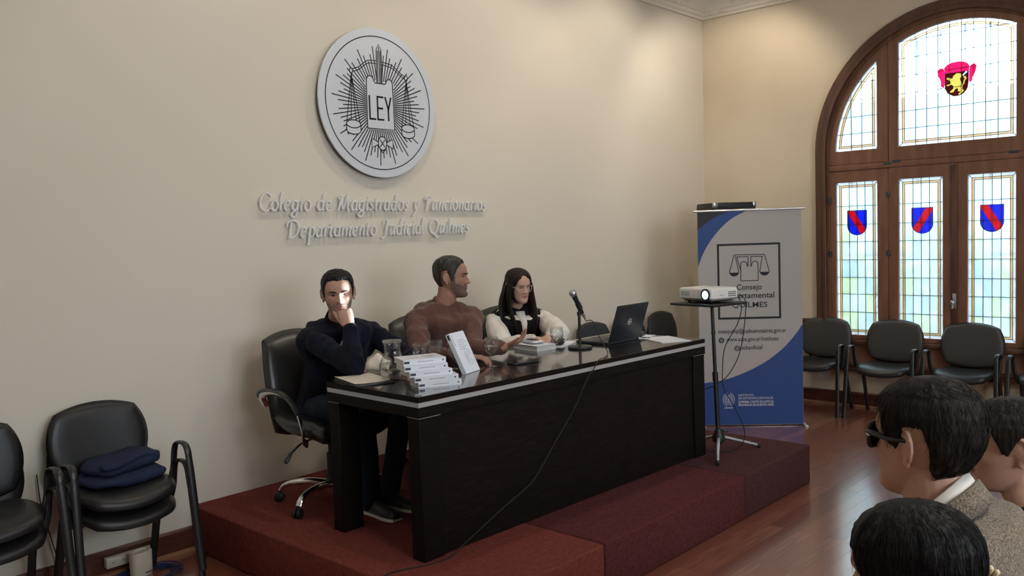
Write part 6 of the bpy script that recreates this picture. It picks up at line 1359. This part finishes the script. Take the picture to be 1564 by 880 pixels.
def strands(H, hl, thick, root, parent, m, n=1500, seed=1, ln=0.045, w=0.0006, lift=0.004):
    """single hairs laid over a short haircut"""
    rnd = random.Random(seed); A_ = np.array(hl); mb = MB(); k = 0
    while k < n:
        z = rnd.uniform(0.03, 0.228); ph = rnd.uniform(0, 2*PI); dg = math.degrees(ph if ph <= PI else 2*PI-ph)
        if z < np.interp(dg, A_[:, 0], A_[:, 1])+ln*0.75: continue
        k += 1; pts = []; ph2 = ph; z2 = z; dirn = rnd.uniform(-0.25, 0.25)
        for i in range(4):
            u = i/3; pts.append(hs(max(0.0, z2), ph2, thick(dg, z2)+0.0012+lift*u*rnd.random(), False)); z2 -= ln/3*(0.9 if z2 < 0.2 else 0.45); ph2 += dirn*0.12+(0.0 if z2 < 0.2 else 0.12*(1 if ph < PI else -1))
        P = [H @ p for p in pts]; s = Vector((rnd.uniform(-1, 1), rnd.uniform(-1, 1), rnd.uniform(-0.3, 0.3))).normalized()*w
        mb.add([P[0]-s, P[0]+s, P[1]+s, P[1]-s, P[2]+s, P[2]-s, P[3]], [(0, 1, 2, 3), (3, 2, 4, 5), (5, 4, 6)])
    me = mb.mesh('strands', False); rel(me, root); o = link('hair_strands', me, MATS[m], parent); o['kind'] = 'stuff'
# man in tweed with sunglasses
r4 = thing('person', 'man in brown tweed jacket and black sunglasses watching from the audience', 'person', (-6.31, -4.24, 0))
H4 = head_frame((-6.314, -4.074, 1.302), (0.29, 0.957), 0.0, 0.0, 1.0)
sitter(r4, H4, (-6.312, -4.108, 1.165), 0.205, 1.08, (-6.31, -4.24, 0.56), ['skin_d', 'lip_a', 'stubble_a'], 'tweed', 0.0036, 3.0, neck=0.060, width=1.1)
HL4 = [(0, .178), (25, .182), (45, .172), (58, .152), (66, .128), (72, .105), (82, .10), (90, .135), (97, .148), (110, .148), (120, .10), (135, .050), (155, .030), (180, .022)]
TH4 = lambda d, z: 0.008+0.007*max(0, (z-0.16)/0.07)+(0.004 if d > 120 else 0)
h4 = hair_cap(H4, HL4, TH4, 11.0, r4, 'hair_dark', 0.003, 160, 70)
strands(H4, HL4, TH4, r4, h4, 'hair_dark', 5200, 4, 0.020, 0.00028, 0.0015)
sg = spectacles(H4, r4, 'plastic_black', 0.029, 0.023, 0.0045, 'screen', True, 'sunglasses', 0.0085, zc=0.003, yo=0.020)
sg['label'] = 'thick black sunglasses'
me = MB().ell((-0.0725, 0.074, 0.0085), (0.002, 0.005, 0.003)).mesh('d'); me.transform(H4); rel(me, r4); link('temple_emblem', me, MATS['alu'], sg)
collar((-6.312, -4.108, 1.172), H4, 0.070, 0.066, 0.030, 'shirt_white', r4, 'shirt_collar', tilt=0.028)
collar((-6.311, -4.110, 1.155), H4, 0.084, 0.074, 0.030, 'tweed', r4, 'jacket_collar', tilt=0.030, thick=0.009)
# man half out of the picture
r5 = thing('person', 'dark-haired man in navy at the right edge behind the tweed jacket', 'person', (-5.62, -4.24, 0))
H5 = head_frame((-5.575, -4.060, 1.135), (-0.35, 0.94), -0.05, 0.0, 1.02)
sitter(r5, H5, (-5.575, -4.12, 0.975), 0.20, 0.90, (-5.60, -4.24, 0.55), ['skin_d', 'lip_a', 'stubble_a'], 'navy_cloth', 0.0045, 6.0, topname='pullover')
TH5 = lambda d, z: 0.009+0.007*max(0, (z-0.16)/0.07)
h5 = hair_cap(H5, HL4, TH5, 14.0, r5, 'hair_dark', 0.003, 120, 60); strands(H5, HL4, TH5, r5, h5, 'hair_dark', 2500, 5, 0.020, 0.0003, 0.0015)
eyes(H5, r5, (0, 0), lid='skin_d')
# woman in the front corner
r6 = thing('person', 'black-haired woman in the lower right corner, hair drawn to a cream clip', 'person', (-6.79, -4.31, 0))
H6 = head_frame((-6.730, -4.181, 1.190), (0.02, 1.0), -0.10, 0.0, 0.93)
sitter(r6, H6, (-6.745, -4.224, 1.03), 0.155, 0.96, (-6.79, -4.31, 0.56), ['skin_d', 'lip_a', 'stubble_a'], 'black_cloth', 0.0045, 9.0, legm='black_cloth', topname='top', neck=0.046, width=0.9)
HL6 = [(0, .190), (25, .178), (45, .150), (60, .11), (72, .07), (85, .05), (95, .05), (120, .03), (180, .01)]
TH6 = lambda d, z: 0.010+0.006*max(0, (z-0.16)/0.07)
h6 = hair_cap(H6, HL6, TH6, 17.0, r6, 'hair_black', 0.0022, 160, 70); strands(H6, HL6, TH6, r6, h6, 'hair_black', 2600, 6, 0.07, 0.0003, 0.0015)
ck = thing('hair_clip', 'cream claw clip in the hair of the front woman', 'hair clip', (-6.672, -4.266, 1.165), 0.9)
for k in range(5):
    a = -0.6+0.3*k; obj('tooth', MB().tube(crom([(0.0, 0.0, 0.0), (0.012*math.sin(a)*2, 0.01, 0.020), (0.03*math.sin(a)*1.6, 0.004, 0.042+0.006*math.cos(a))], 4), [0.006]*3+[0.005]*3+[0.004]*2+[0.003] if False else 0.0048, 8, round_ends=True), MATS['cream'], ck)
obj('spine', MB().tube([(-0.03, 0, 0.0), (0, 0.004, 0.004), (0.03, 0, 0.0)], 0.008, 10, round_ends=True), MATS['cream'], ck)
